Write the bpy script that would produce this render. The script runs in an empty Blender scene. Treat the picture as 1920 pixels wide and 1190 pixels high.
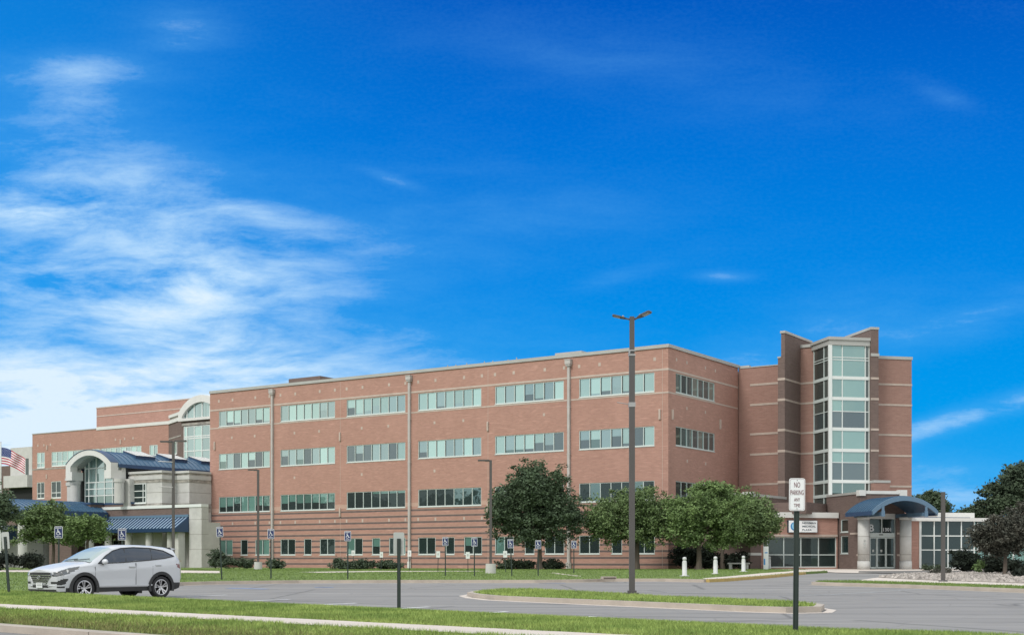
import bpy, math, random
import numpy as np
from mathutils import Matrix, Vector
R = math.radians
random.seed(7); RNG = np.random.default_rng(11)
S = bpy.context.scene
COL = S.collection

# ------------------------------------------------------------------ camera
F_PX, HOR, CZ = 2439.0, 1050.0, 1.6           # focal length and horizon row of the 1920 px wide photograph
cam_d = bpy.data.cameras.new("camera"); cam = bpy.data.objects.new("camera", cam_d); COL.objects.link(cam)
cam.location = (0, 0, CZ); cam.rotation_euler = (R(90), 0, 0)
cam_d.sensor_width = 36; cam_d.lens = 36 * F_PX / 1920
cam_d.shift_y = (HOR - 595) / 1920
cam_d.clip_start = .1; cam_d.clip_end = 6000
S.camera = cam
S.render.resolution_x, S.render.resolution_y = 1024, 634

# ------------------------------------------------------------------ world
SUN_EL, SUN_AZ = 46.0, 222.0                  # azimuth clockwise from +Y: behind the camera, to the left
W = bpy.data.worlds.new("World"); S.world = W; W.use_nodes = True
wt = W.node_tree; wt.nodes.clear()
def wn(t, **k):
    n = wt.nodes.new(t)
    for a, b in k.items(): setattr(n, a, b)
    return n
def wl(a, b): wt.links.new(a, b)
def wm(op, a, b=None, c=None, clamp=False):
    n = wn('ShaderNodeMath', operation=op, use_clamp=clamp)
    for i, v in enumerate((a, b, c)):
        if v is None: continue
        if isinstance(v, (int, float)): n.inputs[i].default_value = v
        else: wl(v, n.inputs[i])
    return n.outputs[0]
def wrange(v, a, b, c=0.0, d=1.0, smooth=True):
    n = wn('ShaderNodeMapRange', interpolation_type='SMOOTHSTEP' if smooth else 'LINEAR')
    wl(v, n.inputs[0])
    for i, q in enumerate((a, b, c, d)): n.inputs[i + 1].default_value = q
    return n.outputs[0]
tc = wn('ShaderNodeTexCoord'); sx = wn('ShaderNodeSeparateXYZ'); wl(tc.outputs['Generated'], sx.inputs[0])
dx, dy, dz = sx.outputs
ysafe = wm('MAXIMUM', dy, 0.05)
az = wm('DIVIDE', dx, ysafe); el = wm('DIVIDE', dz, ysafe)
cmb = wn('ShaderNodeCombineXYZ'); wl(az, cmb.inputs[0]); wl(el, cmb.inputs[1])
AE = cmb.outputs[0]
def wmap(vec, scale, rot=0, loc=(0, 0, 0)):
    m = wn('ShaderNodeMapping', vector_type='POINT'); wl(vec, m.inputs[0])
    m.inputs['Scale'].default_value = scale; m.inputs['Rotation'].default_value = (0, 0, rot); m.inputs['Location'].default_value = loc
    return m.outputs[0]
def wnoise(vec, scale, detail=6, rough=.6, dist=0.0):
    n = wn('ShaderNodeTexNoise'); wl(vec, n.inputs['Vector'])
    n.inputs['Scale'].default_value = scale; n.inputs['Detail'].default_value = detail
    n.inputs['Roughness'].default_value = rough; n.inputs['Distortion'].default_value = dist
    return n.outputs[0]
def blob(a0, e0, ra, re, amp, tilt=0.0):
    # soft elongated patch of cirrus centred on a sky direction
    ca, sa = math.cos(tilt), math.sin(tilt)
    da = wm('SUBTRACT', az, a0); de = wm('SUBTRACT', el, e0)
    p = wm('ADD', wm('MULTIPLY', da, ca / ra), wm('MULTIPLY', de, sa / ra))
    q = wm('ADD', wm('MULTIPLY', da, -sa / re), wm('MULTIPLY', de, ca / re))
    r2 = wm('ADD', wm('MULTIPLY', p, p), wm('MULTIPLY', q, q))
    return wm('MULTIPLY', wm('EXPONENT', wm('MULTIPLY', r2, -1.0)), amp)
# clear blue, paler towards the horizon
ramp = wn('ShaderNodeValToRGB'); wl(wrange(el, 0, .46, smooth=False), ramp.inputs[0])
cr = ramp.color_ramp
cr.elements[0].position = 0; cr.elements[0].color = (.03, .31, .66, 1)
cr.elements[1].position = 1; cr.elements[1].color = (.0, .062, .37, 1)
for p, c in ((.25, (.0, .235, .62, 1)), (.45, (.0, .180, .575, 1)), (.72, (.0, .118, .49, 1))):
    e_ = cr.elements.new(p); e_.color = c
sky = wn('ShaderNodeTexSky', sky_type='NISHITA'); sky.sun_disc = False
sky.sun_elevation = R(SUN_EL); sky.sun_rotation = R(SUN_AZ)
sky_t = wn('ShaderNodeMix', data_type='RGBA', blend_type='MULTIPLY'); sky_t.inputs[0].default_value = 1
wl(sky.outputs[0], sky_t.inputs[6]); sky_t.inputs[7].default_value = (.0, .05, .07, 1)
basemix = wn('ShaderNodeMix', data_type='RGBA'); basemix.inputs[0].default_value = .05
wl(ramp.outputs[0], basemix.inputs[6]); wl(sky_t.outputs[2], basemix.inputs[7])
# left side of the sky is lighter
leftl = wm('MULTIPLY', wrange(az, .02, -.45), .36)
lm = wn('ShaderNodeMix', data_type='RGBA'); wl(leftl, lm.inputs[0]); wl(basemix.outputs[2], lm.inputs[6]); lm.inputs[7].default_value = (.01, .30, .72, 1)
# cirrus
warp = wnoise(wmap(AE, (5, 9, 1)), 1.0, 3, .5)
wv = wn('ShaderNodeVectorMath', operation='ADD'); wl(AE, wv.inputs[0])
wc = wn('ShaderNodeCombineXYZ'); wl(wm('MULTIPLY', wm('SUBTRACT', warp, .5), .045), wc.inputs[0]); wl(wm('MULTIPLY', wm('SUBTRACT', warp, .5), -.03), wc.inputs[1]); wl(wc.outputs[0], wv.inputs[1])
n1 = wnoise(wmap(wv.outputs[0], (8, 30, 1), R(14)), 1.0, 10, .64, .2)
n2 = wnoise(wmap(wv.outputs[0], (3.2, 8, 1), R(8), (4, 2, 0)), 1.0, 5, .55, .3)
mask = None
for b in ((-.345, .376, .080, .014, .34), (-.325, .350, .05, .020, .34), (-.335, .300, .12, .032, .42, -.12), (-.385, .268, .06, .012, 1.1, -.1),
          (-.27, .262, .10, .026, .46, -.2), (-.20, .268, .08, .010, .32, -.28), (-.29, .205, .13, .030, .55), (-.262, .202, .050, .017, .85, .1),
          (-.20, .210, .08, .012, .30, -.05), (-.20, .19, .08, .03, .16), (-.36, .155, .17, .036, .52), (-.23, .155, .09, .022, .5, -.25), (-.38, .105, .20, .040, 1.5), (-.26, .125, .13, .035, .55), (-.38, .06, .30, .06, 1.7), (-.10, .15, .18, .04, .22),
          (-.25, .41, .04, .02, .22), (-.245, .397, .03, .006, .22), (-.32, .232, .16, .028, .5),
          (-.090, .292, .022, .004, .28, -.3), (.360, .113, .070, .008, .62, .27), (.30, .096, .04, .006, .25, .25), (.33, .358, .025, .008, .15, -.4), (.165, .218, .02, .004, .25),
          (.08, .218, .03, .006, .2, .25), (.19, .155, .12, .03, .25, .3), (.37, .19, .06, .015, .3, .3), (-.02, .26, .18, .04, .12), (.33, .05, .12, .022, .45), (.10, .38, .20, .03, .12, -.2)):
    o = blob(*b); mask = o if mask is None else wm('ADD', mask, o)
cl = wm('MULTIPLY', mask, wm('ADD', wm('MULTIPLY', wrange(n1, .26, .86), .86), wm('MULTIPLY', wrange(n2, .25, .7), .30)))
thin = wm('MULTIPLY', wrange(n2, .45, .8), wm('MULTIPLY', wrange(n1, .35, .8), .06))
cl = wm('MINIMUM', wm('ADD', cl, thin), .93)
grain = wnoise(wmap(AE, (260, 420, 1)), 1.0, 2, .6)
cl = wm('ADD', cl, wm('MULTIPLY', wm('SUBTRACT', grain, .5), .05), clamp=True)
fc = wn('ShaderNodeMix', data_type='RGBA'); wl(wrange(cl, 0, .62, 0, .9, False), fc.inputs[0]); wl(lm.outputs[2], fc.inputs[6]); fc.inputs[7].default_value = (.13, .40, .70, 1)
fm = wn('ShaderNodeMix', data_type='RGBA'); wl(wrange(cl, .12, 1.0, 0, 1, False), fm.inputs[0]); wl(fc.outputs[2], fm.inputs[6]); fm.inputs[7].default_value = (.56, .655, .74, 1)
# overhead and behind the viewer the sky is mostly covered by bright pale cloud
gn = wnoise(tc.outputs['Generated'], 2.6, 7, .6, .3)
cb = wn('ShaderNodeMix', data_type='RGBA'); wl(wrange(gn, .38, .62), cb.inputs[0]); cb.inputs[6].default_value = (.52, .63, .74, 1); cb.inputs[7].default_value = (.98, .95, .90, 1)
outside = wm('MAXIMUM', wrange(dy, .83, .70), wrange(el, .47, .66))
am = wn('ShaderNodeMix', data_type='RGBA'); wl(outside, am.inputs[0]); wl(fm.outputs[2], am.inputs[6]); wl(cb.outputs[2], am.inputs[7])
bg = wn('ShaderNodeBackground'); wl(am.outputs[2], bg.inputs[0]); bg.inputs[1].default_value = 1.0
wo = wn('ShaderNodeOutputWorld'); wl(bg.outputs[0], wo.inputs[0])

# ------------------------------------------------------------------ sun and exposure
sd = bpy.data.lights.new("sun", 'SUN'); sd.energy = 1.5; sd.angle = R(14); sd.color = (1, .965, .91)
so = bpy.data.objects.new("sun", sd); COL.objects.link(so)
sv = Vector((math.sin(R(SUN_AZ)) * math.cos(R(SUN_EL)), math.cos(R(SUN_AZ)) * math.cos(R(SUN_EL)), math.sin(R(SUN_EL))))
so.rotation_euler = sv.to_track_quat('Z', 'Y').to_euler(); so.location = (0, 0, 60)
S.view_settings.view_transform = 'Standard'; S.view_settings.look = 'None'
S.view_settings.exposure = 0.48; S.view_settings.gamma = 1

# ------------------------------------------------------------------ materials
def mat(name, col, rough=.7, metal=0.0, noise=0.0, nscale=4.0, stretch=(1, 1, 1), bump=0.0, bscale=None, col2=None, spec=.5, coat=0.0, emit=None, random_island=0.0, detail=5, lo=.3, hi=.7):
    m = bpy.data.materials.new(name); m.use_nodes = True; t = m.node_tree; n = t.nodes; b = n['Principled BSDF']
    b.inputs['Roughness'].default_value = rough; b.inputs['Metallic'].default_value = metal
    b.inputs['Specular IOR Level'].default_value = spec; b.inputs['Coat Weight'].default_value = coat
    b.inputs['Base Color'].default_value = (*col, 1)
    g = n.new('ShaderNodeNewGeometry')
    if noise or col2:
        mp = n.new('ShaderNodeMapping'); mp.inputs['Scale'].default_value = stretch; t.links.new(g.outputs['Position'], mp.inputs[0])
        nz = n.new('ShaderNodeTexNoise'); nz.inputs['Scale'].default_value = nscale; nz.inputs['Detail'].default_value = detail; nz.inputs['Roughness'].default_value = .65
        t.links.new(mp.outputs[0], nz.inputs['Vector'])
        c2 = col2 or tuple(c * (1 - noise) for c in col); c1 = col if col2 else tuple(min(1, c * (1 + noise)) for c in col)
        mr = n.new('ShaderNodeMapRange'); mr.inputs[1].default_value = lo; mr.inputs[2].default_value = hi; t.links.new(nz.outputs[0], mr.inputs[0])
        mx = n.new('ShaderNodeMix'); mx.data_type = 'RGBA'; mx.inputs[6].default_value = (*c2, 1); mx.inputs[7].default_value = (*c1, 1)
        t.links.new(mr.outputs[0], mx.inputs[0]); out = mx.outputs[2]
        if random_island:
            hs = n.new('ShaderNodeHueSaturation'); ri = n.new('ShaderNodeMapRange'); t.links.new(g.outputs['Random Per Island'], ri.inputs[0])
            ri.inputs[3].default_value = 1 - random_island; ri.inputs[4].default_value = 1 + random_island
            t.links.new(ri.outputs[0], hs.inputs['Value']); t.links.new(out, hs.inputs['Color']); out = hs.outputs[0]
        t.links.new(out, b.inputs['Base Color'])
    if bump:
        nb = n.new('ShaderNodeTexNoise'); nb.inputs['Scale'].default_value = bscale or nscale * 3; nb.inputs['Detail'].default_value = 6
        t.links.new(g.outputs['Position'], nb.inputs['Vector'])
        bp = n.new('ShaderNodeBump'); bp.inputs['Strength'].default_value = bump; bp.inputs['Distance'].default_value = .02
        t.links.new(nb.outputs[0], bp.inputs['Height']); t.links.new(bp.outputs[0], b.inputs['Normal'])
    if emit: b.inputs['Emission Color'].default_value = (*emit, 1); b.inputs['Emission Strength'].default_value = 1
    return m

def brick_mat(name, c1, c2, mortar, stripes=False, pale_amount=.5):
    """coursed brick on any upright face: u runs along the face, v up"""
    m = bpy.data.materials.new(name); m.use_nodes = True; t = m.node_tree; n = t.nodes; L = t.links.new; b = n['Principled BSDF']
    b.inputs['Roughness'].default_value = .88; b.inputs['Specular IOR Level'].default_value = .25
    g = n.new('ShaderNodeNewGeometry')
    cr = n.new('ShaderNodeVectorMath'); cr.operation = 'CROSS_PRODUCT'; L(g.outputs['True Normal'], cr.inputs[0]); cr.inputs[1].default_value = (0, 0, 1)
    dt = n.new('ShaderNodeVectorMath'); dt.operation = 'DOT_PRODUCT'; L(g.outputs['Position'], dt.inputs[0]); L(cr.outputs[0], dt.inputs[1])
    sp = n.new('ShaderNodeSeparateXYZ'); L(g.outputs['Position'], sp.inputs[0])
    cb = n.new('ShaderNodeCombineXYZ'); L(dt.outputs['Value'], cb.inputs[0]); L(sp.outputs[2], cb.inputs[1])
    br = n.new('ShaderNodeTexBrick'); L(cb.outputs[0], br.inputs['Vector'])
    br.inputs['Scale'].default_value = 1; br.inputs['Brick Width'].default_value = .30; br.inputs['Row Height'].default_value = .10
    br.inputs['Mortar Size'].default_value = .006; br.inputs['Mortar Smooth'].default_value = .2; br.inputs['Bias'].default_value = -.1
    br.inputs['Color1'].default_value = (*c1, 1); br.inputs['Color2'].default_value = (*c2, 1); br.inputs['Mortar'].default_value = (*mortar, 1)
    # streaky patches of paler courses, and broad weathering
    def noise(sc, stretch, det=4):
        mp = n.new('ShaderNodeMapping'); mp.inputs['Scale'].default_value = stretch; L(cb.outputs[0], mp.inputs[0])
        z = n.new('ShaderNodeTexNoise'); z.inputs['Scale'].default_value = sc; z.inputs['Detail'].default_value = det; L(mp.outputs[0], z.inputs['Vector']); return z.outputs[0]
    def rng(v, a, b_, c, d):
        q = n.new('ShaderNodeMapRange'); L(v, q.inputs[0])
        for i, k in enumerate((a, b_, c, d)): q.inputs[i + 1].default_value = k
        return q.outputs[0]
    def mix(f, a, c, bt='MIX'):
        q = n.new('ShaderNodeMix'); q.data_type = 'RGBA'; q.blend_type = bt
        if isinstance(f, float): q.inputs[0].default_value = f
        else: L(f, q.inputs[0])
        for i, v in ((6, a), (7, c)):
            if isinstance(v, tuple): q.inputs[i].default_value = v
            else: L(v, q.inputs[i])
        return q.outputs[2]
    pale = tuple(min(1, c * 1.32 + .03) for c in c1) + (1,)
    dark = tuple(c * .72 for c in c1) + (1,)
    c = mix(rng(noise(1.0, (.9, 9, 1), 6), .57, .72, 0, pale_amount), br.outputs[0], pale)
    c = mix(rng(noise(1.0, (.7, 7, 3), 6), .56, .75, 0, .45), c, dark)
    c = mix(rng(noise(.16, (1, 1.4, 1), 4), .35, .68, .0, .30), c, tuple(q * .86 for q in c1) + (1,))
    c = mix(rng(noise(1.0, (2.2, .22, 1), 5), .56, .78, 0, .22), c, dark)
    c = mix(rng(noise(.35, (1, .6, 1), 3), .5, .75, 0, .22), c, pale)
    if stripes:
        z = sp.outputs[2]
        def mm(op, a, b_):
            q = n.new('ShaderNodeMath'); q.operation = op
            for i, v in enumerate((a, b_)):
                if isinstance(v, float): q.inputs[i].default_value = v
                else: L(v, q.inputs[i])
            return q.outputs[0]
        fr = mm('FRACT', mm('DIVIDE', mm('SUBTRACT', z, 1.20), .5275), 0.0)
        s = mm('MULTIPLY', mm('LESS_THAN', fr, .30), mm('MULTIPLY', mm('LESS_THAN', z, 6.2), mm('GREATER_THAN', z, 1.1)))
        c = mix(s, c, mix(rng(noise(1.0, (2, 4, 1)), .3, .7, 0, 1), (.120, .092, .090, 1), (.165, .130, .122, 1)))
        edge = mm('MULTIPLY', mm('MULTIPLY', mm('GREATER_THAN', fr, .30), mm('LESS_THAN', fr, .44)), mm('LESS_THAN', z, 6.2))
        c = mix(mm('MULTIPLY', edge, .35), c, (.42, .30, .25, 1))
        pb = mm('MULTIPLY', mm('GREATER_THAN', z, 6.34), mm('LESS_THAN', z, 6.70))
        c = mix(mm('MULTIPLY', pb, .6), c, (.52, .38, .31, 1))
    L(c, b.inputs['Base Color'])
    bp = n.new('ShaderNodeBump'); bp.inputs['Strength'].default_value = .3; bp.inputs['Distance'].default_value = .01
    L(br.outputs['Fac'], bp.inputs['Height']); bp.invert = True; L(bp.outputs[0], b.inputs['Normal'])
    return m

def glass_mat(name, base, tint, fac, rough=.02, wob=.004):
    """tinted reflective glazing over whatever is behind it (dark room or pale blind)"""
    m = bpy.data.materials.new(name); m.use_nodes = True; t = m.node_tree; n = t.nodes; L = t.links.new; b = n['Principled BSDF']
    g = n.new('ShaderNodeNewGeometry')
    hs = n.new('ShaderNodeHueSaturation'); hs.inputs['Color'].default_value = (*base, 1)
    mr = n.new('ShaderNodeMapRange'); L(g.outputs['Random Per Island'], mr.inputs[0]); mr.inputs[3].default_value = .62; mr.inputs[4].default_value = 1.22
    L(mr.outputs[0], hs.inputs['Value']); L(hs.outputs[0], b.inputs['Base Color']); b.inputs['Roughness'].default_value = .25
    gl = n.new('ShaderNodeBsdfGlossy'); gl.inputs['Color'].default_value = (*tint, 1); gl.inputs['Roughness'].default_value = rough
    nz = n.new('ShaderNodeTexNoise'); nz.inputs['Scale'].default_value = .9; L(g.outputs['Position'], nz.inputs['Vector'])
    bp = n.new('ShaderNodeBump'); bp.inputs['Strength'].default_value = 1; bp.inputs['Distance'].default_value = wob; L(nz.outputs[0], bp.inputs['Height']); L(bp.outputs[0], gl.inputs['Normal'])
    fr = n.new('ShaderNodeFresnel'); fr.inputs['IOR'].default_value = 1.5
    ad = n.new('ShaderNodeMath'); ad.operation = 'ADD'; ad.use_clamp = True; L(fr.outputs[0], ad.inputs[0]); ad.inputs[1].default_value = fac
    mx = n.new('ShaderNodeMixShader'); L(ad.outputs[0], mx.inputs[0]); L(b.outputs[0], mx.inputs[1]); L(gl.outputs[0], mx.inputs[2])
    L(mx.outputs[0], n['Material Output'].inputs[0])
    return m

M = dict(
    brick=brick_mat('brick', (.425, .240, .192), (.36, .20, .16), (.42, .30, .25), False, .8),
    brick_s=brick_mat('striped_brick', (.425, .240, .192), (.36, .20, .16), (.42, .30, .25), True, .8),
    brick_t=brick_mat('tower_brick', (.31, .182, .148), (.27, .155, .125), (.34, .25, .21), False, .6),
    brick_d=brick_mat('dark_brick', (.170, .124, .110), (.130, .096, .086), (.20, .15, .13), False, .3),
    stone=mat('band_stone', (.49, .405, .35), .85, noise=.10, nscale=2),
    concrete=mat('cast_stone', (.50, .495, .475), .85, noise=.10, nscale=1.2, bump=.15),
    stone_t=mat('tower_band_stone', (.43, .355, .305), .85, noise=.12, nscale=2),
    g_side=glass_mat('tower_side_glazing', (.075, .088, .082), (.5, .6, .58), .05),
    stain=mat('weathered_stone', (.46, .43, .38), .9, col2=(.17, .16, .15), nscale=1.6, stretch=(1, 1, 2.5)),
    white=mat('white_panel', (.64, .635, .61), .6, noise=.05, nscale=.8),
    cap=mat('parapet_metal', (.38, .38, .36), .5, noise=.06, nscale=.6),
    pipe=mat('downpipe_paint', (.44, .415, .395), .5, noise=.10, nscale=1.5),
    frame=mat('window_frame', (.56, .62, .60), .45),
    frame_w=mat('white_frame', (.68, .71, .69), .45),
    blue=mat('blue_metal_roof', (.055, .122, .205), .38, noise=.10, nscale=1.5, metal=.25),
    blue_d=mat('blue_fascia', (.025, .062, .135), .45),
    blue_l=mat('blue_arch_trim', (.10, .175, .26), .45),
    g_pale=glass_mat('glazing_with_blind', (.30, .43, .40), (.60, .84, .81), .25),
    g_mid=glass_mat('glazing_grey', (.12, .18, .18), (.62, .82, .81), .30),
    g_dark=glass_mat('glazing_dark', (.010, .026, .026), (.60, .84, .78), .20),
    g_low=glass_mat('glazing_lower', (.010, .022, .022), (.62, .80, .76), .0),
    g_teal=glass_mat('glazing_teal', (.11, .23, .20), (.55, .80, .74), .14),
    g_tower=glass_mat('tower_glazing', (.15, .26, .235), (.55, .76, .72), .24),
    g_spand=glass_mat('spandrel_glazing', (.06, .085, .09), (.5, .62, .65), .13),
    room=mat('dark_interior', (.012, .014, .014), .9),
    asphalt=mat('asphalt', (.265, .255, .247), .9, col2=(.185, .178, .175), nscale=.55, stretch=(.12, 1.7, 1), bump=.25, bscale=30, detail=8, lo=.36, hi=.64),
    asphalt2=mat('entry_asphalt', (.135, .128, .122), .9, noise=.10, nscale=.5, bump=.2, bscale=30),
    road=mat('road_concrete', (.50, .49, .47), .85, noise=.07, nscale=.6, bump=.2, bscale=40),
    kerb=mat('kerb_concrete', (.40, .35, .30), .9, noise=.14, nscale=1.3, bump=.3, bscale=25),
    kerb_w=mat('kerb_painted_white', (.62, .64, .68), .8, noise=.08, nscale=1.5),
    yellow=mat('kerb_painted_yellow', (.42, .30, .10), .8, noise=.2, nscale=2),
    walk=mat('sidewalk', (.56, .495, .44), .88, noise=.06, nscale=.8, bump=.2, bscale=40),
    joint=mat('joint_dark', (.12, .10, .08), .95),
    soil=mat('turf_soil', (.13, .16, .045), .95, col2=(.08, .11, .03), nscale=.9, bump=.6, bscale=20),
    turf=mat('lawn_turf', (.16, .225, .055), .95, col2=(.095, .145, .032), nscale=.45, stretch=(.5, 1.6, 1), bump=.6, bscale=14, detail=7),
    gravel=mat('river_rock', (.42, .38, .34), .9, col2=(.20, .18, .15), nscale=5, bump=1.0, bscale=6),
    line=mat('lane_paint', (.78, .79, .80), .8, noise=.15, nscale=3),
    line_f=mat('worn_lane_paint', (.40, .41, .42), .85, noise=.2, nscale=2),
    line_b=mat('blue_lane_paint', (.20, .30, .55), .85, noise=.25, nscale=2),
    pole=mat('bronze_pole', (.080, .074, .071), .5, noise=.06, nscale=2),
    gpost=mat('green_post', (.020, .034, .029), .55, noise=.1, nscale=6),
    steel=mat('galvanised', (.36, .36, .355), .4, metal=.6),
    sback=mat('sign_back', (.42, .44, .42), .5, noise=.05, nscale=5),
    swhite=mat('sign_white', (.72, .74, .75), .5),
    sblue=mat('sign_blue', (.012, .025, .11), .5),
    sred=mat('sign_ink', (.13, .03, .04), .6),
    lblue=mat('logo_blue', (.03, .22, .50), .5), ldark=mat('logo_navy', (.02, .05, .08), .5), lsky=mat('logo_sky', (.30, .60, .82), .5),
    bollard=mat('bollard_paint', (.55, .56, .55), .6, noise=.08, nscale=4),
    bark=mat('bark', (.105, .085, .068), .95, noise=.25, nscale=5, stretch=(1, 1, .3)),
    blade_d=mat('dry_grass_blades', (.26, .24, .10), .85, col2=(.13, .15, .05), nscale=2.0, random_island=.35, spec=.2),
    ribs=mat('awning_ribs', (.32, .43, .55), .4), ablue=mat('awning_blue', (.014, .040, .09), .75, spec=.2),
    leaf_dark=mat('maple_leaves', (.090, .132, .070), .75, col2=(.056, .086, .050), nscale=1.1, random_island=.22, spec=.3),
    leaf_mid=mat('locust_leaves', (.165, .235, .090), .75, col2=(.09, .138, .058), nscale=.9, random_island=.22, spec=.3),
    leaf_light=mat('bright_leaves', (.180, .262, .090), .75, col2=(.090, .145, .055), nscale=1.0, random_island=.22, spec=.3),
    leaf_far=mat('far_leaves', (.088, .125, .070), .8, col2=(.046, .068, .044), nscale=.5, random_island=.22, spec=.3),
    leaf_red=mat('purple_brown_leaves', (.090, .084, .066), .8, col2=(.05, .058, .045), nscale=1.2, random_island=.22, spec=.3),
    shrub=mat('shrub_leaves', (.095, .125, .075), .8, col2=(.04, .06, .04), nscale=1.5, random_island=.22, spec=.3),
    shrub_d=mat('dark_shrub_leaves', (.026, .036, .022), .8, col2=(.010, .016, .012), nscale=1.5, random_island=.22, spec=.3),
    blade=mat('grass_blades', (.33, .42, .115), .8, col2=(.15, .235, .055), nscale=.8, random_island=.30, spec=.25, stretch=(1, 1.3, 1), lo=.36, hi=.62),
    blade_b=mat('grass_blades_far', (.21, .29, .085), .8, col2=(.12, .18, .05), nscale=.5, random_island=.3, spec=.25),
)
def wear(m):
    """hairline cracks, sealed joints, darker patches and drips in the paving itself"""
    t = m.node_tree; n = t.nodes; L = t.links.new; b = n['Principled BSDF']; src = b.inputs['Base Color'].links[0].from_socket
    g = n.new('ShaderNodeNewGeometry')
    nz = n.new('ShaderNodeTexNoise'); nz.inputs['Scale'].default_value = .6; nz.inputs['Detail'].default_value = 4; L(g.outputs['Position'], nz.inputs['Vector'])
    mx = n.new('ShaderNodeMix'); mx.data_type = 'RGBA'; mx.inputs[0].default_value = .12; L(g.outputs['Position'], mx.inputs[6]); L(nz.outputs[1], mx.inputs[7])
    def dark(sc, w, f, col):
        nonlocal src
        v = n.new('ShaderNodeTexVoronoi'); v.feature = 'DISTANCE_TO_EDGE'; v.inputs['Scale'].default_value = sc; L(mx.outputs[2], v.inputs['Vector'])
        q = n.new('ShaderNodeMapRange'); q.inputs[1].default_value = 0; q.inputs[2].default_value = w; q.inputs[3].default_value = f; q.inputs[4].default_value = 0; L(v.outputs['Distance'], q.inputs[0])
        k = n.new('ShaderNodeMix'); k.data_type = 'RGBA'; L(q.outputs[0], k.inputs[0]); L(src, k.inputs[6]); k.inputs[7].default_value = (*col, 1); src = k.outputs[2]
    dark(.16, .012, .75, (.09, .088, .088)); dark(.5, .012, .4, (.12, .115, .11))
    for sc, lo, hi, f, col in ((.22, .60, .66, .35, (.135, .13, .128)), (1.3, .68, .74, .45, (.10, .097, .095)), (.35, .62, .80, .4, (.33, .32, .30))):
        z = n.new('ShaderNodeTexNoise'); z.inputs['Scale'].default_value = sc; z.inputs['Detail'].default_value = 5; L(g.outputs['Position'], z.inputs['Vector'])
        q = n.new('ShaderNodeMapRange'); L(z.outputs[0], q.inputs[0])
        for i, u in enumerate((lo, hi, 0, f)): q.inputs[i + 1].default_value = u
        k = n.new('ShaderNodeMix'); k.data_type = 'RGBA'; L(q.outputs[0], k.inputs[0]); L(src, k.inputs[6]); k.inputs[7].default_value = (*col, 1); src = k.outputs[2]
    L(src, b.inputs['Base Color'])
wear(M['asphalt'])
def M_car():
    p = mat('silver_paint', (.56, .575, .605), .42, metal=.12, coat=.35); return p
M['car'] = M_car()
M.update(
    trim=mat('black_plastic', (.030, .031, .033), .6), tyre=mat('rubber', (.018, .018, .020), .75), alloy=mat('alloy', (.60, .60, .62), .3, metal=.9),
    cglass=glass_mat('car_side_glass', (.012, .014, .020), (.55, .62, .75), .035, .03, 0), cwind=glass_mat('car_windscreen', (.20, .245, .235), (.85, .95, .92), .20, .30, 0),
    lamp_glass=glass_mat('lamp_lens', (.05, .055, .06), (1, 1, 1), .06, .08, 0), red=mat('tail_lamp', (.12, .012, .02), .25, coat=.6), chrome=mat('chrome', (.75, .76, .78), .18, metal=1.0),
    fred=mat('flag_red', (.42, .03, .06), .8), fwhite=mat('flag_white', (.78, .78, .80), .8), fblue=mat('flag_blue', (.03, .055, .20), .8))

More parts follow.
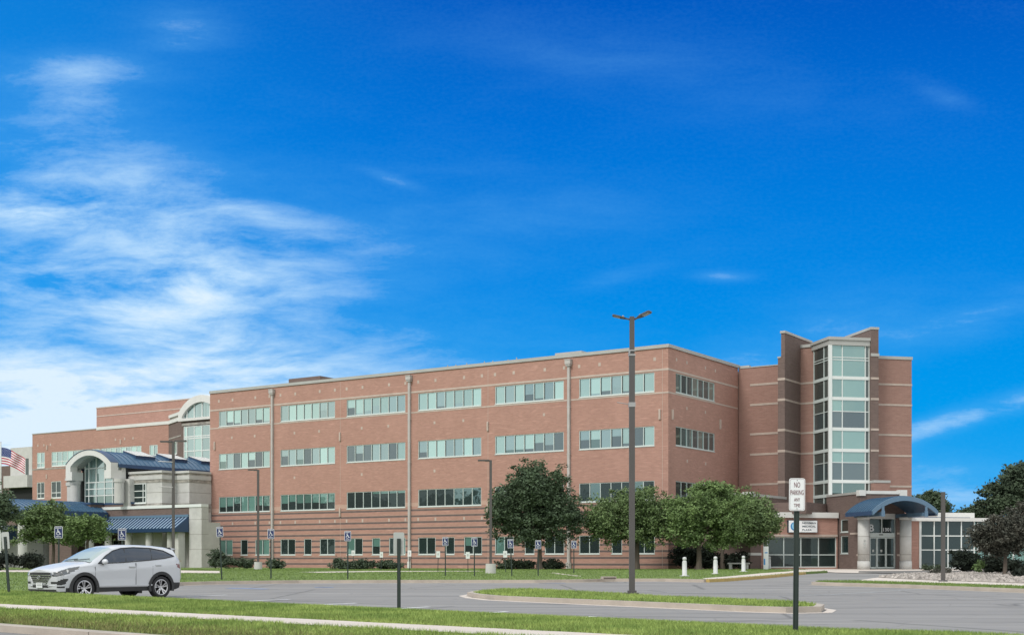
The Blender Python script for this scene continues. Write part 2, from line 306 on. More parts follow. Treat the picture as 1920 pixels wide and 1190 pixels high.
# ------------------------------------------------------------------ mesh helpers
class MB:
    def __init__(s, T=None): s.v = []; s.f = []; s.m = []; s.T = T or Matrix.Identity(4)
    def add(s, vs, fs, m=0, T=None):
        o = len(s.v); X = s.T @ T if T else s.T
        s.v += [tuple(X @ Vector(p)) for p in vs]
        for f in fs: s.f.append(tuple(i + o for i in f)); s.m.append(m)
    def box(s, x0, y0, z0, x1, y1, z1, m=0, T=None):
        s.add([(x0, y0, z0), (x1, y0, z0), (x1, y1, z0), (x0, y1, z0), (x0, y0, z1), (x1, y0, z1), (x1, y1, z1), (x0, y1, z1)],
              [(0, 3, 2, 1), (4, 5, 6, 7), (0, 1, 5, 4), (1, 2, 6, 5), (2, 3, 7, 6), (3, 0, 4, 7)], m, T)
    def prism(s, poly, z0, z1, m=0, T=None):
        n = len(poly); a = sum(poly[i][0] * poly[(i + 1) % n][1] - poly[(i + 1) % n][0] * poly[i][1] for i in range(n))
        if a < 0: poly = poly[::-1]
        s.add([(x, y, z0) for x, y in poly] + [(x, y, z1) for x, y in poly],
              [tuple(range(n))[::-1], tuple(range(n, 2 * n))] + [(i, (i + 1) % n, (i + 1) % n + n, i + n) for i in range(n)], m, T)
    def cyl(s, x, y, z0, z1, r0, r1=None, n=20, m=0, T=None, cap=True):
        r1 = r0 if r1 is None else r1
        vs = [(x + r * math.cos(6.28318 * i / n), y + r * math.sin(6.28318 * i / n), z) for r, z in ((r0, z0), (r1, z1)) for i in range(n)]
        fs = [(i, (i + 1) % n, (i + 1) % n + n, i + n) for i in range(n)]
        if cap: fs += [tuple(range(n))[::-1], tuple(range(n, 2 * n))]
        s.add(vs, fs, m, T)
    def tube(s, p, q, r0, r1=None, n=8, m=0):
        p, q = Vector(p), Vector(q); d = q - p
        T = Matrix.Translation(p) @ d.to_track_quat('Z', 'Y').to_matrix().to_4x4()
        s.cyl(0, 0, 0, d.length, r0, r1, n, m, T)
    def lathe(s, prof, n=24, m=0, T=None):   # profile of (r, z)
        vs = [(r * math.cos(6.28318 * i / n), r * math.sin(6.28318 * i / n), z) for r, z in prof for i in range(n)]
        fs = [(k * n + i, k * n + (i + 1) % n, (k + 1) * n + (i + 1) % n, (k + 1) * n + i) for k in range(len(prof) - 1) for i in range(n)]
        s.add(vs, fs, m, T)
    def build(s, name, mats, parent=None, smooth=False, split=False):
        if split:      # every separate piece becomes a part of its own
            par = list(range(len(s.v)))
            def fd(a):
                while par[a] != a: par[a] = par[par[a]]; a = par[a]
                return a
            for f in s.f:
                for q in f[1:]: par[fd(q)] = fd(f[0])
            gr = {}
            for f, m in zip(s.f, s.m): gr.setdefault(fd(f[0]), []).append((f, m))
            o = None
            for fs in gr.values():
                used = sorted({q for f, _ in fs for q in f}); ix = {q: j for j, q in enumerate(used)}; b = MB(); b.v = [s.v[q] for q in used]; b.f = [tuple(ix[q] for q in f) for f, _ in fs]; b.m = [m for _, m in fs]; o = b.build(name, mats, parent, smooth)
            return o
        me = bpy.data.meshes.new(name); me.from_pydata(s.v, [], s.f)
        for k in (mats if isinstance(mats, (list, tuple)) else [mats]): me.materials.append(M[k] if isinstance(k, str) else k)
        me.polygons.foreach_set('material_index', s.m)
        if smooth: me.polygons.foreach_set('use_smooth', [True] * len(s.f))
        me.update(); return link(name, me, parent)
def link(name, me, parent=None):
    o = bpy.data.objects.new(name, me); COL.objects.link(o)
    if parent: o.parent = parent
    return o
def tag(o, label=None, cat=None, group=None, kind=None):
    if label: o['label'] = label
    if cat: o['category'] = cat
    if group: o['group'] = group
    if kind: o['kind'] = kind
    return o
def empty(name, loc=(0, 0, 0), rz=0.0, label=None, cat=None, group=None):
    o = bpy.data.objects.new(name, None); COL.objects.link(o); o.location = loc; o.rotation_euler = (0, 0, rz); o.empty_display_size = .2
    return tag(o, label, cat, group)
def children(o): return [c for c in bpy.data.objects if c.parent == o]
def copy_thing(root, loc, rz=None, label=None, group=None):
    kids = {}
    for o in bpy.data.objects: kids.setdefault(o.parent, []).append(o)
    def cp(o, par):
        c = o.copy(); COL.objects.link(c); c.parent = par
        for k in kids.get(o, []): cp(k, c)
        return c
    r = cp(root, None); r.location = loc
    if rz is not None: r.rotation_euler = (r.rotation_euler[0], r.rotation_euler[1], rz)
    if label: r['label'] = label
    if group: r['group'] = group
    return r
def raw_mesh(name, v, quads_or_tris, mat_, k=4):
    """fast mesh from numpy arrays"""
    me = bpy.data.meshes.new(name); nf = len(quads_or_tris)
    me.vertices.add(len(v)); me.vertices.foreach_set('co', v.astype(np.float32).ravel())
    me.loops.add(nf * k); me.polygons.add(nf)
    me.loops.foreach_set('vertex_index', quads_or_tris.astype(np.int32).ravel())
    me.polygons.foreach_set('loop_start', np.arange(0, nf * k, k, dtype=np.int32)); me.polygons.foreach_set('loop_total', np.full(nf, k, dtype=np.int32))
    me.update(calc_edges=True); me.materials.append(M[mat_]); return me
def P2(px, d): return ((px - 960) / F_PX * d, d)       # ground plan of something seen at column px and standing d metres away

def text_mesh(txt, w, h, mat_, parent, T, depth=.004, name='lettering', bold=0.0):
    """lettering fitted into w x h, lying in the local xz plane facing -y"""
    cu = bpy.data.curves.new('t', 'FONT'); cu.body = txt; cu.extrude = .02; cu.align_x = 'CENTER'; cu.offset = bold
    cu.resolution_u = 3
    ob = bpy.data.objects.new('t', cu); COL.objects.link(ob)
    dg = bpy.context.evaluated_depsgraph_get(); me = bpy.data.meshes.new_from_object(ob.evaluated_get(dg))
    bpy.data.objects.remove(ob); bpy.data.curves.remove(cu)
    n = len(me.vertices); co = np.empty(n * 3, np.float32); me.vertices.foreach_get('co', co); co = co.reshape(-1, 3)
    mn, mx = co.min(0), co.max(0)
    q = np.empty_like(co); q[:, 0] = ((co[:, 0] - mn[0]) / (mx[0] - mn[0]) - .5) * w; q[:, 2] = ((co[:, 1] - mn[1]) / (mx[1] - mn[1]) - .5) * h
    q[:, 1] = -(co[:, 2] - mn[2]) / max(1e-6, mx[2] - mn[2]) * depth
    A4 = np.array(T); q = q @ A4[:3, :3].T + A4[:3, 3]
    me.vertices.foreach_set('co', q.astype(np.float32).ravel()); me.materials.clear(); me.materials.append(M[mat_]); me.update()
    return link(name, me, parent)
def rrect(w, h, r, n=5):
    pts = []
    for cx, cz, a0 in ((w / 2 - r, h / 2 - r, 0), (-w / 2 + r, h / 2 - r, 90), (-w / 2 + r, -h / 2 + r, 180), (w / 2 - r, -h / 2 + r, 270)):
        for i in range(n + 1):
            a = R(a0 + 90 * i / n); pts.append((cx + r * math.cos(a), cz + r * math.sin(a)))
    return pts
UP = Matrix.Rotation(R(90), 4, 'X')      # turns a plan-view prism into an upright plate (x, z), thickness to -y
def plate(mb, poly, y0, y1, m=0, T=None):   # poly in (x, z); occupies y0..y1
    X = (T or Matrix.Identity(4)) @ UP
    mb.prism(poly, -y1, -y0, m, X)

# ------------------------------------------------------------------ ground heights
def z0(y): return min(.42 + .008 * max(0.0, y - 38), .90)
def zlot(x, y): return z0(y)
def zlawn(x, y): return min(z0(y) + .13, .93)
def sheet(name, poly, zf, mats, thick=.0, label=None, step=6.0, dz=0.0, kerb=None, kind='structure', parent=None):
    """a ground sheet cut into strips so that it follows the slope; thick > 0 gives it an edge going down"""
    import bmesh
    bm = bmesh.new(); vs = [bm.verts.new((x, y, 0)) for x, y in poly]; f = bm.faces.new(vs)
    if f.normal.z < 0: f.normal_flip()
    bm.normal_update()
    if bm.faces[:][0].normal.z < 0: bmesh.ops.reverse_faces(bm, faces=bm.faces[:])
    ys = [p[1] for p in poly]; xs = [p[0] for p in poly]
    for y in ([38.0] + list(np.arange(min(ys) + step, max(ys), step))):
        bmesh.ops.bisect_plane(bm, geom=bm.verts[:] + bm.edges[:] + bm.faces[:], plane_co=(0, y, 0), plane_no=(0, 1, 0))
    bmesh.ops.triangulate(bm, faces=bm.faces[:])
    if thick:
        be = [e for e in bm.edges if e.is_boundary]
        r = bmesh.ops.extrude_edge_only(bm, edges=be); nv = [g for g in r['geom'] if isinstance(g, bmesh.types.BMVert)]
        low = set(nv)
    else: low = set()
    for v in bm.verts: v.co.z = zf(v.co.x, v.co.y) + dz - (thick if v in low else 0)
    if thick: bmesh.ops.recalc_face_normals(bm, faces=bm.faces[:])
    me = bpy.data.meshes.new(name); bm.to_mesh(me); bm.free()
    for k in (mats if isinstance(mats, (list, tuple)) else [mats]): me.materials.append(M[k])
    o = link(name, me, parent)
    if not parent: tag(o, label, None, None, kind)
    return o
def ribbon(name, pts, w, zf, m, thick=.15, dz=0.0, closed=False, side=1, kind='structure', joints=0, label=None):
    """kerb-like strip of real thickness following a plan polyline, offset to one side"""
    n = len(pts); P = [Vector(p) for p in pts]; off = []
    for i in range(n):
        a = P[i - 1] if (i > 0 or closed) else P[i]; b = P[(i + 1) % n] if (i < n - 1 or closed) else P[i]
        d = (b - a).normalized(); off.append(P[i] + Vector((-d.y, d.x)) * w * side)
    mb = MB()
    for i in range(n if closed else n - 1):
        j = (i + 1) % n; k = max(1, int((P[j] - P[i]).length / 1.5))
        for q in range(k):
            a0, a1 = P[i].lerp(P[j], q / k), P[i].lerp(P[j], (q + 1) / k); b0, b1 = off[i].lerp(off[j], q / k), off[i].lerp(off[j], (q + 1) / k)
            c = [a0, a1, b1, b0]; zt = [zf(p.x, p.y) + dz for p in c]
            vs = [(p.x, p.y, z - thick) for p, z in zip(c, zt)] + [(p.x, p.y, z) for p, z in zip(c, zt)]
            mb.add(vs, [(4, 5, 6, 7) if side > 0 else (7, 6, 5, 4), (0, 1, 5, 4), (2, 3, 7, 6)] + ([(3, 0, 4, 7)] if q == 0 and i == 0 and not closed else []) + ([(1, 2, 6, 5)] if q == k - 1 and i == n - 2 and not closed else []), 0)
    o = mb.build(name, m)
    import bmesh
    bm = bmesh.new(); bm.from_mesh(o.data); bmesh.ops.remove_doubles(bm, verts=bm.verts[:], dist=.0005); bmesh.ops.recalc_face_normals(bm, faces=bm.faces[:]); bm.to_mesh(o.data); bm.free()
    tag(o, label, None, None, kind); return o

# near bank: coordinates s along the street, n away from it
ES, EN = (.73, -.683), (.683, .73)
def sn(x, y): return x * ES[0] + y * ES[1], x * EN[0] + y * EN[1]
def xy(s, n): return (s * ES[0] + n * EN[0], s * ES[1] + n * EN[1])
def crest_n(s): return 16.7 if s < -10 else 16.7 + (s + 10) * .62
def crest_z(s): return .59 + (-10 - s) * .0064 if s < -10 else max(.50, .59 - (s + 10) * .03)
def zbank(s, n):
    cn, cz = crest_n(s), crest_z(s)
    pts = [(9.9, .53), (10.2, .535), (12.2, .625), (13.7, .60), (cn, cz), (cn + 1.6, .50 if s > -10 else .52), (cn + 1.7, .40)]
    for (a, za), (b, zb) in zip(pts, pts[1:]):
        if n <= b:
            t = max(0, (n - a) / (b - a)); return za + (zb - za) * t
    return pts[-1][1]
def bank_strip(name, f0, f1, m, ks, dz=0.0, s0=-75.0, s1=16.0, ds=1.0):
    ss = np.arange(s0, s1 + .01, ds); mb = MB(); rows = []
    for s in ss:
        a, b = f0(s), f1(s); rows.append([(*xy(s, a + (b - a) * k / ks), zbank(s, a + (b - a) * k / ks) + dz) for k in range(ks + 1)])
    v = [p for r in rows for p in r]; w = ks + 1
    f = [(i * w + k, (i + 1) * w + k, (i + 1) * w + k + 1, i * w + k + 1) for i in range(len(ss) - 1) for k in range(ks)]
    mb.add(v, f); return tag(mb.build(name, m, smooth=True), kind='structure')
big = MB(); big.add([(-3000, -300, .15), (3000, -300, .15), (3000, 4000, .15), (-3000, 4000, .15)], [(0, 1, 2, 3)])
tag(big.build('ground', 'turf'), kind='structure')
st = MB(); st.add([(*xy(-120, -30), .36), (*xy(60, -30), .36), (*xy(60, 9.55), .40), (*xy(-120, 9.55), .40)], [(0, 1, 2, 3)]); tag(st.build('street', 'road'), kind='structure')
def strip_z(n0, n1, za, zb, name, m):
    mb = MB()
    for s in range(-120, 60, 3):
        mb.add([(*xy(s, n0), za), (*xy(s + 2.985, n0), za), (*xy(s + 2.985, n1), zb), (*xy(s, n1), zb), (*xy(s, n0), -.1), (*xy(s + 2.985, n0), -.1)], [(0, 1, 2, 3), (4, 5, 1, 0)])
    return mb
k = strip_z(9.55, 9.93, .398, .402, '', ''); k2 = strip_z(9.93, 10.20, .53, .535, '', ''); k.v += k2.v; k.f += [tuple(i + len(k.v) - len(k2.v) for i in f) for f in k2.f]; k.m += k2.m
tag(k.build('street_kerb', 'kerb'), kind='structure')
bank_strip('verge', lambda s: 10.20, lambda s: 12.22, 'soil', 4)
def walk_near(s): return 12.2
wk = bank_strip('sidewalk', lambda s: 12.2, lambda s: 13.72, 'walk', 2, .012)
bank_strip('bank', lambda s: 13.7, lambda s: crest_n(s) + 1.7, 'soil', 8)

lot_poly = [(-90, 14), (60, 14), (110, 60), (110, 103), (-90, 103)]
sheet('parking_lot', lot_poly, zlot, 'asphalt')

# lawn in front of the buildings and left of the lot
lawn_edge = [(-15.9, 30), (-15.2, 37), (-14.6, 47), (-14.0, 54.6), (-12.95, 56.4), (-9.6, 58.4), (-5.8, 58.9), (1.0, 59.0), (3.2, 60.2), (4.8, 61.7), (7.3, 61.7), (8.95, 60.0), (10.1, 61.7), (13.7, 69.5), (17.8, 79.5), (20.5, 84.5), (21.5, 96)]
lawn_poly = [(-95, 30)] + lawn_edge + [(21, 99.5), (21, 103), (14, 103), (-95, 180)]
sheet('lawn', lawn_poly, zlawn, 'turf', thick=.14)
ribbon('lot_kerb', lawn_edge[:12], .17, zlawn, 'kerb', .16, .006, side=-1)
ribbon('lot_kerb', lawn_edge[11:15], .17, zlawn, 'yellow', .16, .006, side=-1)
# gutter pan in front of the kerb
ribbon('gutter', [(p[0] + (.17 if i < 5 else .0), p[1] - (.0 if i < 5 else .17)) for i, p in enumerate(lawn_edge[3:12])], .40, zlot, 'kerb', .03, .008, side=-1)
sheet('forecourt', [(21.0, 84.5), (22, 82.6), (29, 85.5), (36, 88), (40, 96), (40, 104), (18, 104), (20.9, 96)], lambda x, y: z0(y) + .03, 'walk')
sheet('entry_drive', [(22.5, 84.5), (24.5, 79), (33, 82.5), (44, 86), (60, 88), (60, 93.5), (38, 93.5), (31, 92.2), (24, 90)], lambda x, y: z0(y) + .036, 'asphalt2')
sheet('entrance_walk', [(8.95, 60.3), (10.0, 61.8), (13.55, 69.6), (17.6, 79.6), (20.3, 84.6), (21.3, 90), (20.0, 97), (18.9, 97), (19.3, 88), (17.4, 82), (14.6, 76), (11.0, 66.5), (9.1, 62.2)], zlawn, 'walk', dz=.008)
sheet('footpath', [P2(-60, 92), P2(150, 92), P2(330, 88), P2(412, 84), P2(412, 76), P2(320, 77), P2(150, 80), P2(-60, 80)], zlawn, 'walk', dz=.008)
sheet('footpath', [P2(560, 80), P2(700, 84), P2(905, 84), P2(905, 82.6), P2(700, 80.4), P2(600, 77.5)], zlawn, 'walk', dz=.008)
sheet('footpath', [P2(1040, 78), P2(1092, 67), P2(1084, 66.6), P2(1030, 76.8)], zlawn, 'walk', dz=.008)

# grass island with the lamp
isl = [(-1.25, 41.8), (-.95, 40.2), (-.35, 38.7), (3.05, 33.8), (5.4, 30.2), (6.2, 29.4), (6.9, 29.8), (7.3, 31.2), (7.25, 33.2), (6.35, 35.2), (4.5, 38.0), (3.6, 40.3), (2.4, 42.4), (.75, 45.4), (-.30, 45.4), (-1.0, 43.6)]
sheet('island', isl, zlawn, 'soil', thick=.14)
ribbon('island_kerb', isl, .19, zlawn, 'kerb', .16, .004, closed=True, side=-1)
isl2 = [(Vector(p) - Vector((3.2, 37.5))) for p in isl]
isl_g = [tuple(Vector((3.2, 37.5)) + q * (1 + .34 / max(1, q.length))) for q in isl2]
ribbon('island_gutter', isl_g, .22, zlot, 'walk', .02, .008, closed=True, side=-1)
mbj = MB()
for t in (.12, .47, .80):
    a = Vector((-.35, 38.7)).lerp(Vector((5.4, 30.2)), t); d = Vector((.57, -.82)); nrm = Vector((-.82, -.57))
    p = a + nrm * .20; z = zlawn(*p)
    mbj.add([(p.x - .012 + d.x * .02, p.y, z - .13), (p.x + .02, p.y - .02, z - .13), (p.x + .02, p.y - .02, z + .008), (p.x - .012, p.y, z + .008)], [(0, 1, 2, 3)])
# right-hand island: turf strip, walk, rock bed
ri_edge = [(12.95, 55.6), (13.3, 54.5), (15.5, 51.2), (17.9, 45.5), (19.5, 41), (24, 30)]
sheet('turf_strip', ri_edge + [(32, 32), (19.2, 49.2), (16.9, 54.6), (15.2, 57.6), (13.6, 57.4)], zlawn, 'turf', thick=.14)
ribbon('turf_kerb', ri_edge, .17, zlawn, 'kerb', .16, .006, side=-1)
ribbon('turf_gutter', [(p[0] - .17, p[1] - .12) for p in ri_edge], .22, zlot, 'kerb', .03, .008, side=-1)
sheet('side_walk', [(15.2, 57.6), (16.9, 54.6), (19.2, 49.2), (32, 32), (36, 32), (21.6, 50.6), (18.6, 58.5), (18.0, 64.0), (17.3, 62.5)], zlawn, 'walk', thick=.14, dz=.003)
rb = [(18.05, 64), (18.6, 58.5), (21.6, 50.6), (36, 32), (60, 32), (62, 72), (33, 74), (26, 74.5), (21.5, 71)]
sheet('rock_bed', rb, zlawn, 'gravel', thick=.14, dz=.02)

# painted markings
def bar(mb, a, b, w, dz=.006, zf=zlot):
    a, b = Vector(a), Vector(b); L_ = (b - a).length; k = max(1, int(L_ / 3)); d = (b - a).normalized(); q = Vector((-d.y, d.x)) * w / 2
    for i in range(k):
        p, r = a.lerp(b, i / k), a.lerp(b, (i + 1) / k)
        mb.add([(*(p - q), zf(*p) + dz), (*(r - q), zf(*r) + dz), (*(r + q), zf(*r) + dz), (*(p + q), zf(*p) + dz)], [(0, 1, 2, 3)])
mk = MB(); E2 = Vector((.50, .866))
for x, y in ((-9.43, 43), (-6.7, 39.2), (-4.31, 36), (-2.1, 33.1), (-.11, 30), (1.72, 27.4), (3.38, 25.2), (4.92, 23.0)):
    bar(mk, Vector((x, y)) - E2 * 6.0, (x, y), .15)
tag(mk.build('stall_lines', 'line'), kind='structure')
mk = MB()
for px0, y0_, px1, y1_ in ((355, 1099, 400, 1097.5), (1140, 1108.2, 1450, 1112), (1200, 1105, 1470, 1107.5), (1360, 1119.8, 1450, 1118), (1450, 1118.6, 1560, 1114), (1560, 1114, 1740, 1103), (1250, 1110, 1640, 1115.5), (1500, 1104, 1700, 1106), (1500, 1108, 1790, 1112), (1640, 1121, 1880, 1124), (600, 1099.5, 650, 1098.6), (680, 1099, 720, 1099.2), (800, 1095.6, 835, 1096.6), (870, 1094, 900, 1094.6)):
    def G(px, py):
        d = 70.0
        for _ in range(20): d = (1.6 - z0(d)) * F_PX / (py - HOR)
        return P2(px, d)
    bar(mk, G(px0, y0_), G(px1, y1_), .12)
tag(mk.build('worn_lines', 'line_f'), kind='structure')
mk = MB()
for px0, y0_, px1, y1_ in ((428, 1102, 500, 1103.6), (590, 1100.3, 625, 1100.2), (1050 - 40, 1092, 1060, 1092.3)):
    bar(mk, G(px0, y0_), G(px1, y1_), .45, .007)
tag(mk.build('blue_markings', 'line_b'), kind='structure')

# ------------------------------------------------------------------ buildings
AX, AY = 12.11, 100.8
TH = math.atan2(-.5563, .831)                 # main block: local x runs right along its front, y into the building
GZ = .80                                      # walls start a little below the turf
def wall(mb, x0, x1, zb, zt, ops, y=0.0, reveal=.14, m=0, T=None):
    """front face at y looking to -y with openings (x0, x1, z0, z1) and their reveals"""
    xs = sorted({x0, x1, *[a for o in ops for a in o[:2]]}); zs = sorted({zb, zt, *[a for o in ops for a in o[2:]]})
    for i in range(len(xs) - 1):
        run = None
        for j in range(len(zs) - 1):
            cx, cz = (xs[i] + xs[i + 1]) / 2, (zs[j] + zs[j + 1]) / 2
            hole = any(o[0] < cx < o[1] and o[2] < cz < o[3] for o in ops)
            if hole:
                if run is not None: mb.add([(xs[i], y, run), (xs[i + 1], y, run), (xs[i + 1], y, zs[j]), (xs[i], y, zs[j])], [(0, 1, 2, 3)], m, T); run = None
            elif run is None: run = zs[j]
        if run is not None: mb.add([(xs[i], y, run), (xs[i + 1], y, run), (xs[i + 1], y, zt), (xs[i], y, zt)], [(0, 1, 2, 3)], m, T)
    for a, b, c, d in ops:
        r = y + reveal
        mb.add([(a, y, c), (b, y, c), (b, r, c), (a, r, c), (a, y, d), (b, y, d), (b, r, d), (a, r, d)], [(0, 1, 2, 3), (7, 6, 5, 4), (0, 3, 7, 4), (1, 5, 6, 2)], m, T)
def window(parent, x0, x1, zb, zt, cols, rows=(), y=0.0, kinds=None, T=None, fr='frame', fw=.055, mats=('g_dark', 'g_pale', 'g_mid', 'g_low', 'g_teal', 'g_spand', 'g_tower'), half=None, sill=True, name='window'):
    """cols: pane edges as fractions or a count; rows: transom fractions; half: {pane: (fraction, lower kind)} for part-drawn blinds"""
    if isinstance(cols, int): cols = [i / cols for i in range(cols + 1)]
    xs = [x0 + (x1 - x0) * c for c in cols]; zs = [zb] + [zb + (zt - zb) * r for r in rows] + [zt]
    mb = MB(T); ya, yb = y + .035, y + .105
    mb.box(x0, ya, zb, x1, yb, zb + fw * 1.3); mb.box(x0, ya, zt - fw, x1, yb, zt)
    for i, x in enumerate(xs):
        a = x if i == 0 else (x - fw if i == len(xs) - 1 else x - fw / 2)
        mb.box(a, ya - .004, zb + fw * 1.3 + .001, a + fw, yb, zt - fw - .001)
    for z in zs[1:-1]: mb.box(x0 + fw + .001, ya + .006, z - fw / 2, x1 - fw - .001, yb - .003, z + fw / 2)
    if sill: mb.box(x0 - .03, y - .04, zb - .06, x1 + .03, y + .034, zb - .003)
    f = mb.build(name, fr, parent)
    pb = MB(T); g = 0; yg = y + .085
    for j in range(len(zs) - 1):
        for i in range(len(xs) - 1):
            kd = (kinds[g % len(kinds)] if kinds else 0); hf = half.get(g) if half else None; g += 1
            a, b, c, d = xs[i], xs[i + 1], zs[j], zs[j + 1]
            # each light stands a hair out of true so reflections break from pane to pane
            t1, t2 = random.uniform(-.003, .003), random.uniform(-.003, .003)
            if kd in (1, 2, 4) and fw < .08:      # reveal shade beside the mullion, painted as a dark strip in the pane
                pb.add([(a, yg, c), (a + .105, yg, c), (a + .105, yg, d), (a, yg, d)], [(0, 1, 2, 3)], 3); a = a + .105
            if hf:
                h = c + (d - c) * hf[0]
                pb.add([(a, yg, c), (b, yg + t1, c), (b, yg + t1, h), (a, yg, h)], [(0, 1, 2, 3)], hf[1]); pb.add([(a, yg, h), (b, yg + t1, h), (b, yg + t1 + t2, d), (a, yg + t2, d)], [(0, 1, 2, 3)], kd)
            else: pb.add([(a, yg, c), (b, yg + t1, c), (b, yg + t1 + t2, d), (a, yg + t2, d)], [(0, 1, 2, 3)], kd)
    pb.build('pane', list(mats), f)
    return f

# ---- main block
main = empty('hospital_building', (AX, AY, 0), TH, 'long four storey red brick hospital block with ribbon windows and dark striped base', 'building')
groups = [(-49.35, -42.45), (-41.05, -34.2), (-32.78, -25.95), (-24.5, -17.72), (-16.3, -9.5), (-8.03, -1.21)]
rowz = [(14.76, 16.27), (10.55, 12.08), (6.30, 7.83)]
base_w = [(.0, 1.9, 2), (3.0, 3.95, 1), (4.98, 6.85, 2)]
ops = []; wins = []
for gi, (a, b) in enumerate(groups):
    for ri, (c, d) in enumerate(rowz): ops.append((a, b, c, d)); wins.append((a, b, c, d, 7, gi, ri))
    for o, e, n in base_w: ops.append((a + o, a + e, 2.12, 3.62)); wins.append((a + o, a + e, 2.12, 3.62, n, gi, 3))
mb = MB(); wall(mb, -50.6, 0, GZ, 18.15, ops)
mb.build('front_wall', 'brick_s', main)
TS = Matrix.Rotation(R(90), 4, 'Z')           # side wall frame: local x runs back along the side, faces +x
sops = [(1.28, 8.42, 14.76, 16.27), (1.28, 8.42, 10.60, 12.10), (1.28, 8.42, 6.30, 7.83)]
mb = MB(TS); wall(mb, 0, 13.12, GZ, 18.15, sops); mb.build('side_wall', 'brick_s', main)
mb = MB(); mb.add([(-50.6, 0, GZ), (-50.6, 30, GZ), (-50.6, 30, 18.15), (-50.6, 0, 18.15)], [(3, 2, 1, 0)]); mb.add([(-50.6, 30, GZ), (4, 30, GZ), (4, 30, 18.15), (-50.6, 30, 18.15)], [(3, 2, 1, 0)]); mb.build('rear_wall', 'brick', main)
mb = MB(); mb.box(-50.5, .3, 17.6, -.3, 29.9, 17.9); mb.build('roof', 'cap', main)
mb = MB()
mb.box(-50.66, -.07, 18.15, .07, .35, 18.36); mb.box(-.35, .352, 18.15, .07, 13.4, 18.36); mb.box(-.1, 13.402, 18.10, .9, 13.8, 18.30)
mb.box(-50.66, .352, 18.15, -50.3, 30, 18.36)
mb.box(-50.63, -.09, 18.09, .09, -.071, 18.20); mb.box(.071, -.09, 18.09, .09, 13.1, 18.20)
mb.build('parapet_cap', 'cap', main)
mb = MB()
for zc in (16.42, 14.64):
    mb.box(-50.6, -.02, zc - .075, .02, .02, zc + (.075 if zc > 16 else .04))
    mb.box(-.02, .021, zc - .075, .02, 13.1, zc + (.075 if zc > 16 else .04))
mb.build('stone_band', 'stone', main, split=True)
mb = MB()
for a, b in groups:
    for o in (.0, 1.9, 4.98, 6.85):
        mb.box(a + o - .11, -.012, 17.15, a + o + .11, .01, 17.42)
        mb.box(a + o - .09, -.012, 5.06, a + o + .09, .01, 5.34)
    for o, zc in (((4.9), 13.6), (1.8, 13.6), (1.8, 9.4)):
        if random.random() < .6: mb.box(a + o - .1, -.012, zc - .12, a + o + .1, .01, zc + .12)
for yy, zc in ((1.41, 17.32), (3.24, 17.32), (6.64, 17.32), (8.55, 17.32), (3.24, 13.68), (6.64, 13.7), (3.3, 9.5), (6.7, 9.5)): mb.box(-.01, yy - .1, zc - .12, .012, yy + .1, zc + .12)
mb.build('accent_block', 'stone', main, split=True)
for x in (-33.55, -17.02, -.51):
    mb = MB(); mb.box(x - .012, -.006, 6.9, x + .012, .004, 18.05); mb.box(x - .012, -.006, 1.0, x + .012, .004, 5.7); mb.build('expansion_joint', 'stone', main)
for x, z in ((-33.55, 12.95), (-17.02, 12.95), (-.72, 12.95), (-33.55, 6.0), (-17.02, 6.0), (-49.9, 12.9)):
    mb = MB(); mb.box(x - .08, -.11, z - .40, x + .08, -.002, z + .40); mb.box(x - .06, -.13, z - .34, x + .06, -.111, z + .34); mb.build('wall_light', 'stone', main)
for yy in (.63, 9.41):
    mb = MB(); mb.box(.002, yy - .08, 12.55, .11, yy + .08, 13.35); mb.box(.111, yy - .06, 12.62, .13, yy + .06, 13.28); mb.build('wall_light', 'stone', main)
for i, (x, zl) in enumerate(((-42.02, 1.6), (-25.4, 1.35), (-8.94, 1.5))):
    mb = MB(); mb.box(x - .11, -.21, zl, x + .11, -.02, 17.55); 
    for z in (14.0, 10.2, 6.4, 2.6): mb.box(x - .15, -.215, z, x + .15, -.012, z + .06)
    dp = mb.build('downspout', 'pipe', main)
    mb = MB(); mb.box(x - .26, -.36, 17.50, x + .26, -.02, 17.86); mb.box(x - .21, -.31, 17.36, x + .21, -.021, 17.499); mb.box(x - .29, -.39, 17.861, x + .29, -.02, 17.91); mb.build('leader_head', 'pipe', dp)
    if i == 2: mb = MB(); mb.cyl(x, -.14, .86, 3.6, .14); mb.cyl(x, -.14, .86, 1.45, .24, .24); mb.build('standpipe', ['pipe'], main)
    if i == 1: mb = MB(); mb.cyl(x, -.14, .86, 1.5, .17); mb.build('standpipe', ['white'], main)
for a, b, c, d, n, gi, ri in wins:
    half = {}
    if ri == 0:
        kinds = [1] * 7; 
        for k_ in random.sample(range(7), random.choice((1, 2, 3))): kinds[k_] = 2
        for k_ in range(7):
            if random.random() < .45: half[k_] = (random.choice((.15, .25, .4, .5)), random.choice((2, 5)))
    elif ri == 1:
        kinds = [random.choice((1, 2, 2, 1, 5, 2)) for _ in range(7)]
        for k_ in range(7):
            if random.random() < .4: half[k_] = (random.choice((.2, .35, .5, .6)), random.choice((0, 5, 5)))
    elif ri == 2:
        kinds = [(4 if gi < 2 else 3)] * 7
        for k_ in range(7):
            if gi < 2: half[k_] = (random.choice((.35, .45, .55, .40)), 3)
            elif random.random() < .25: half[k_] = (.85, 3); kinds[k_] = 4
        if gi == 0: half.pop(3, None); half.pop(4, None)
        if gi == 3: kinds = [3, 3, 3, 3, 0, 0, 0]; half = {}
        if gi == 5: kinds = [3, 0, 3, 3, 3, 0, 3]; half = {}
    else:
        kinds = [random.choice((3, 4, 3)) for _ in range(n)]
        if gi == 0: kinds = [4] * n if n == 2 else [3]
        if random.random() < .4: half[0] = (.5, 3)
    window(main, a, b, c, d, n, y=0, kinds=kinds, half=half)
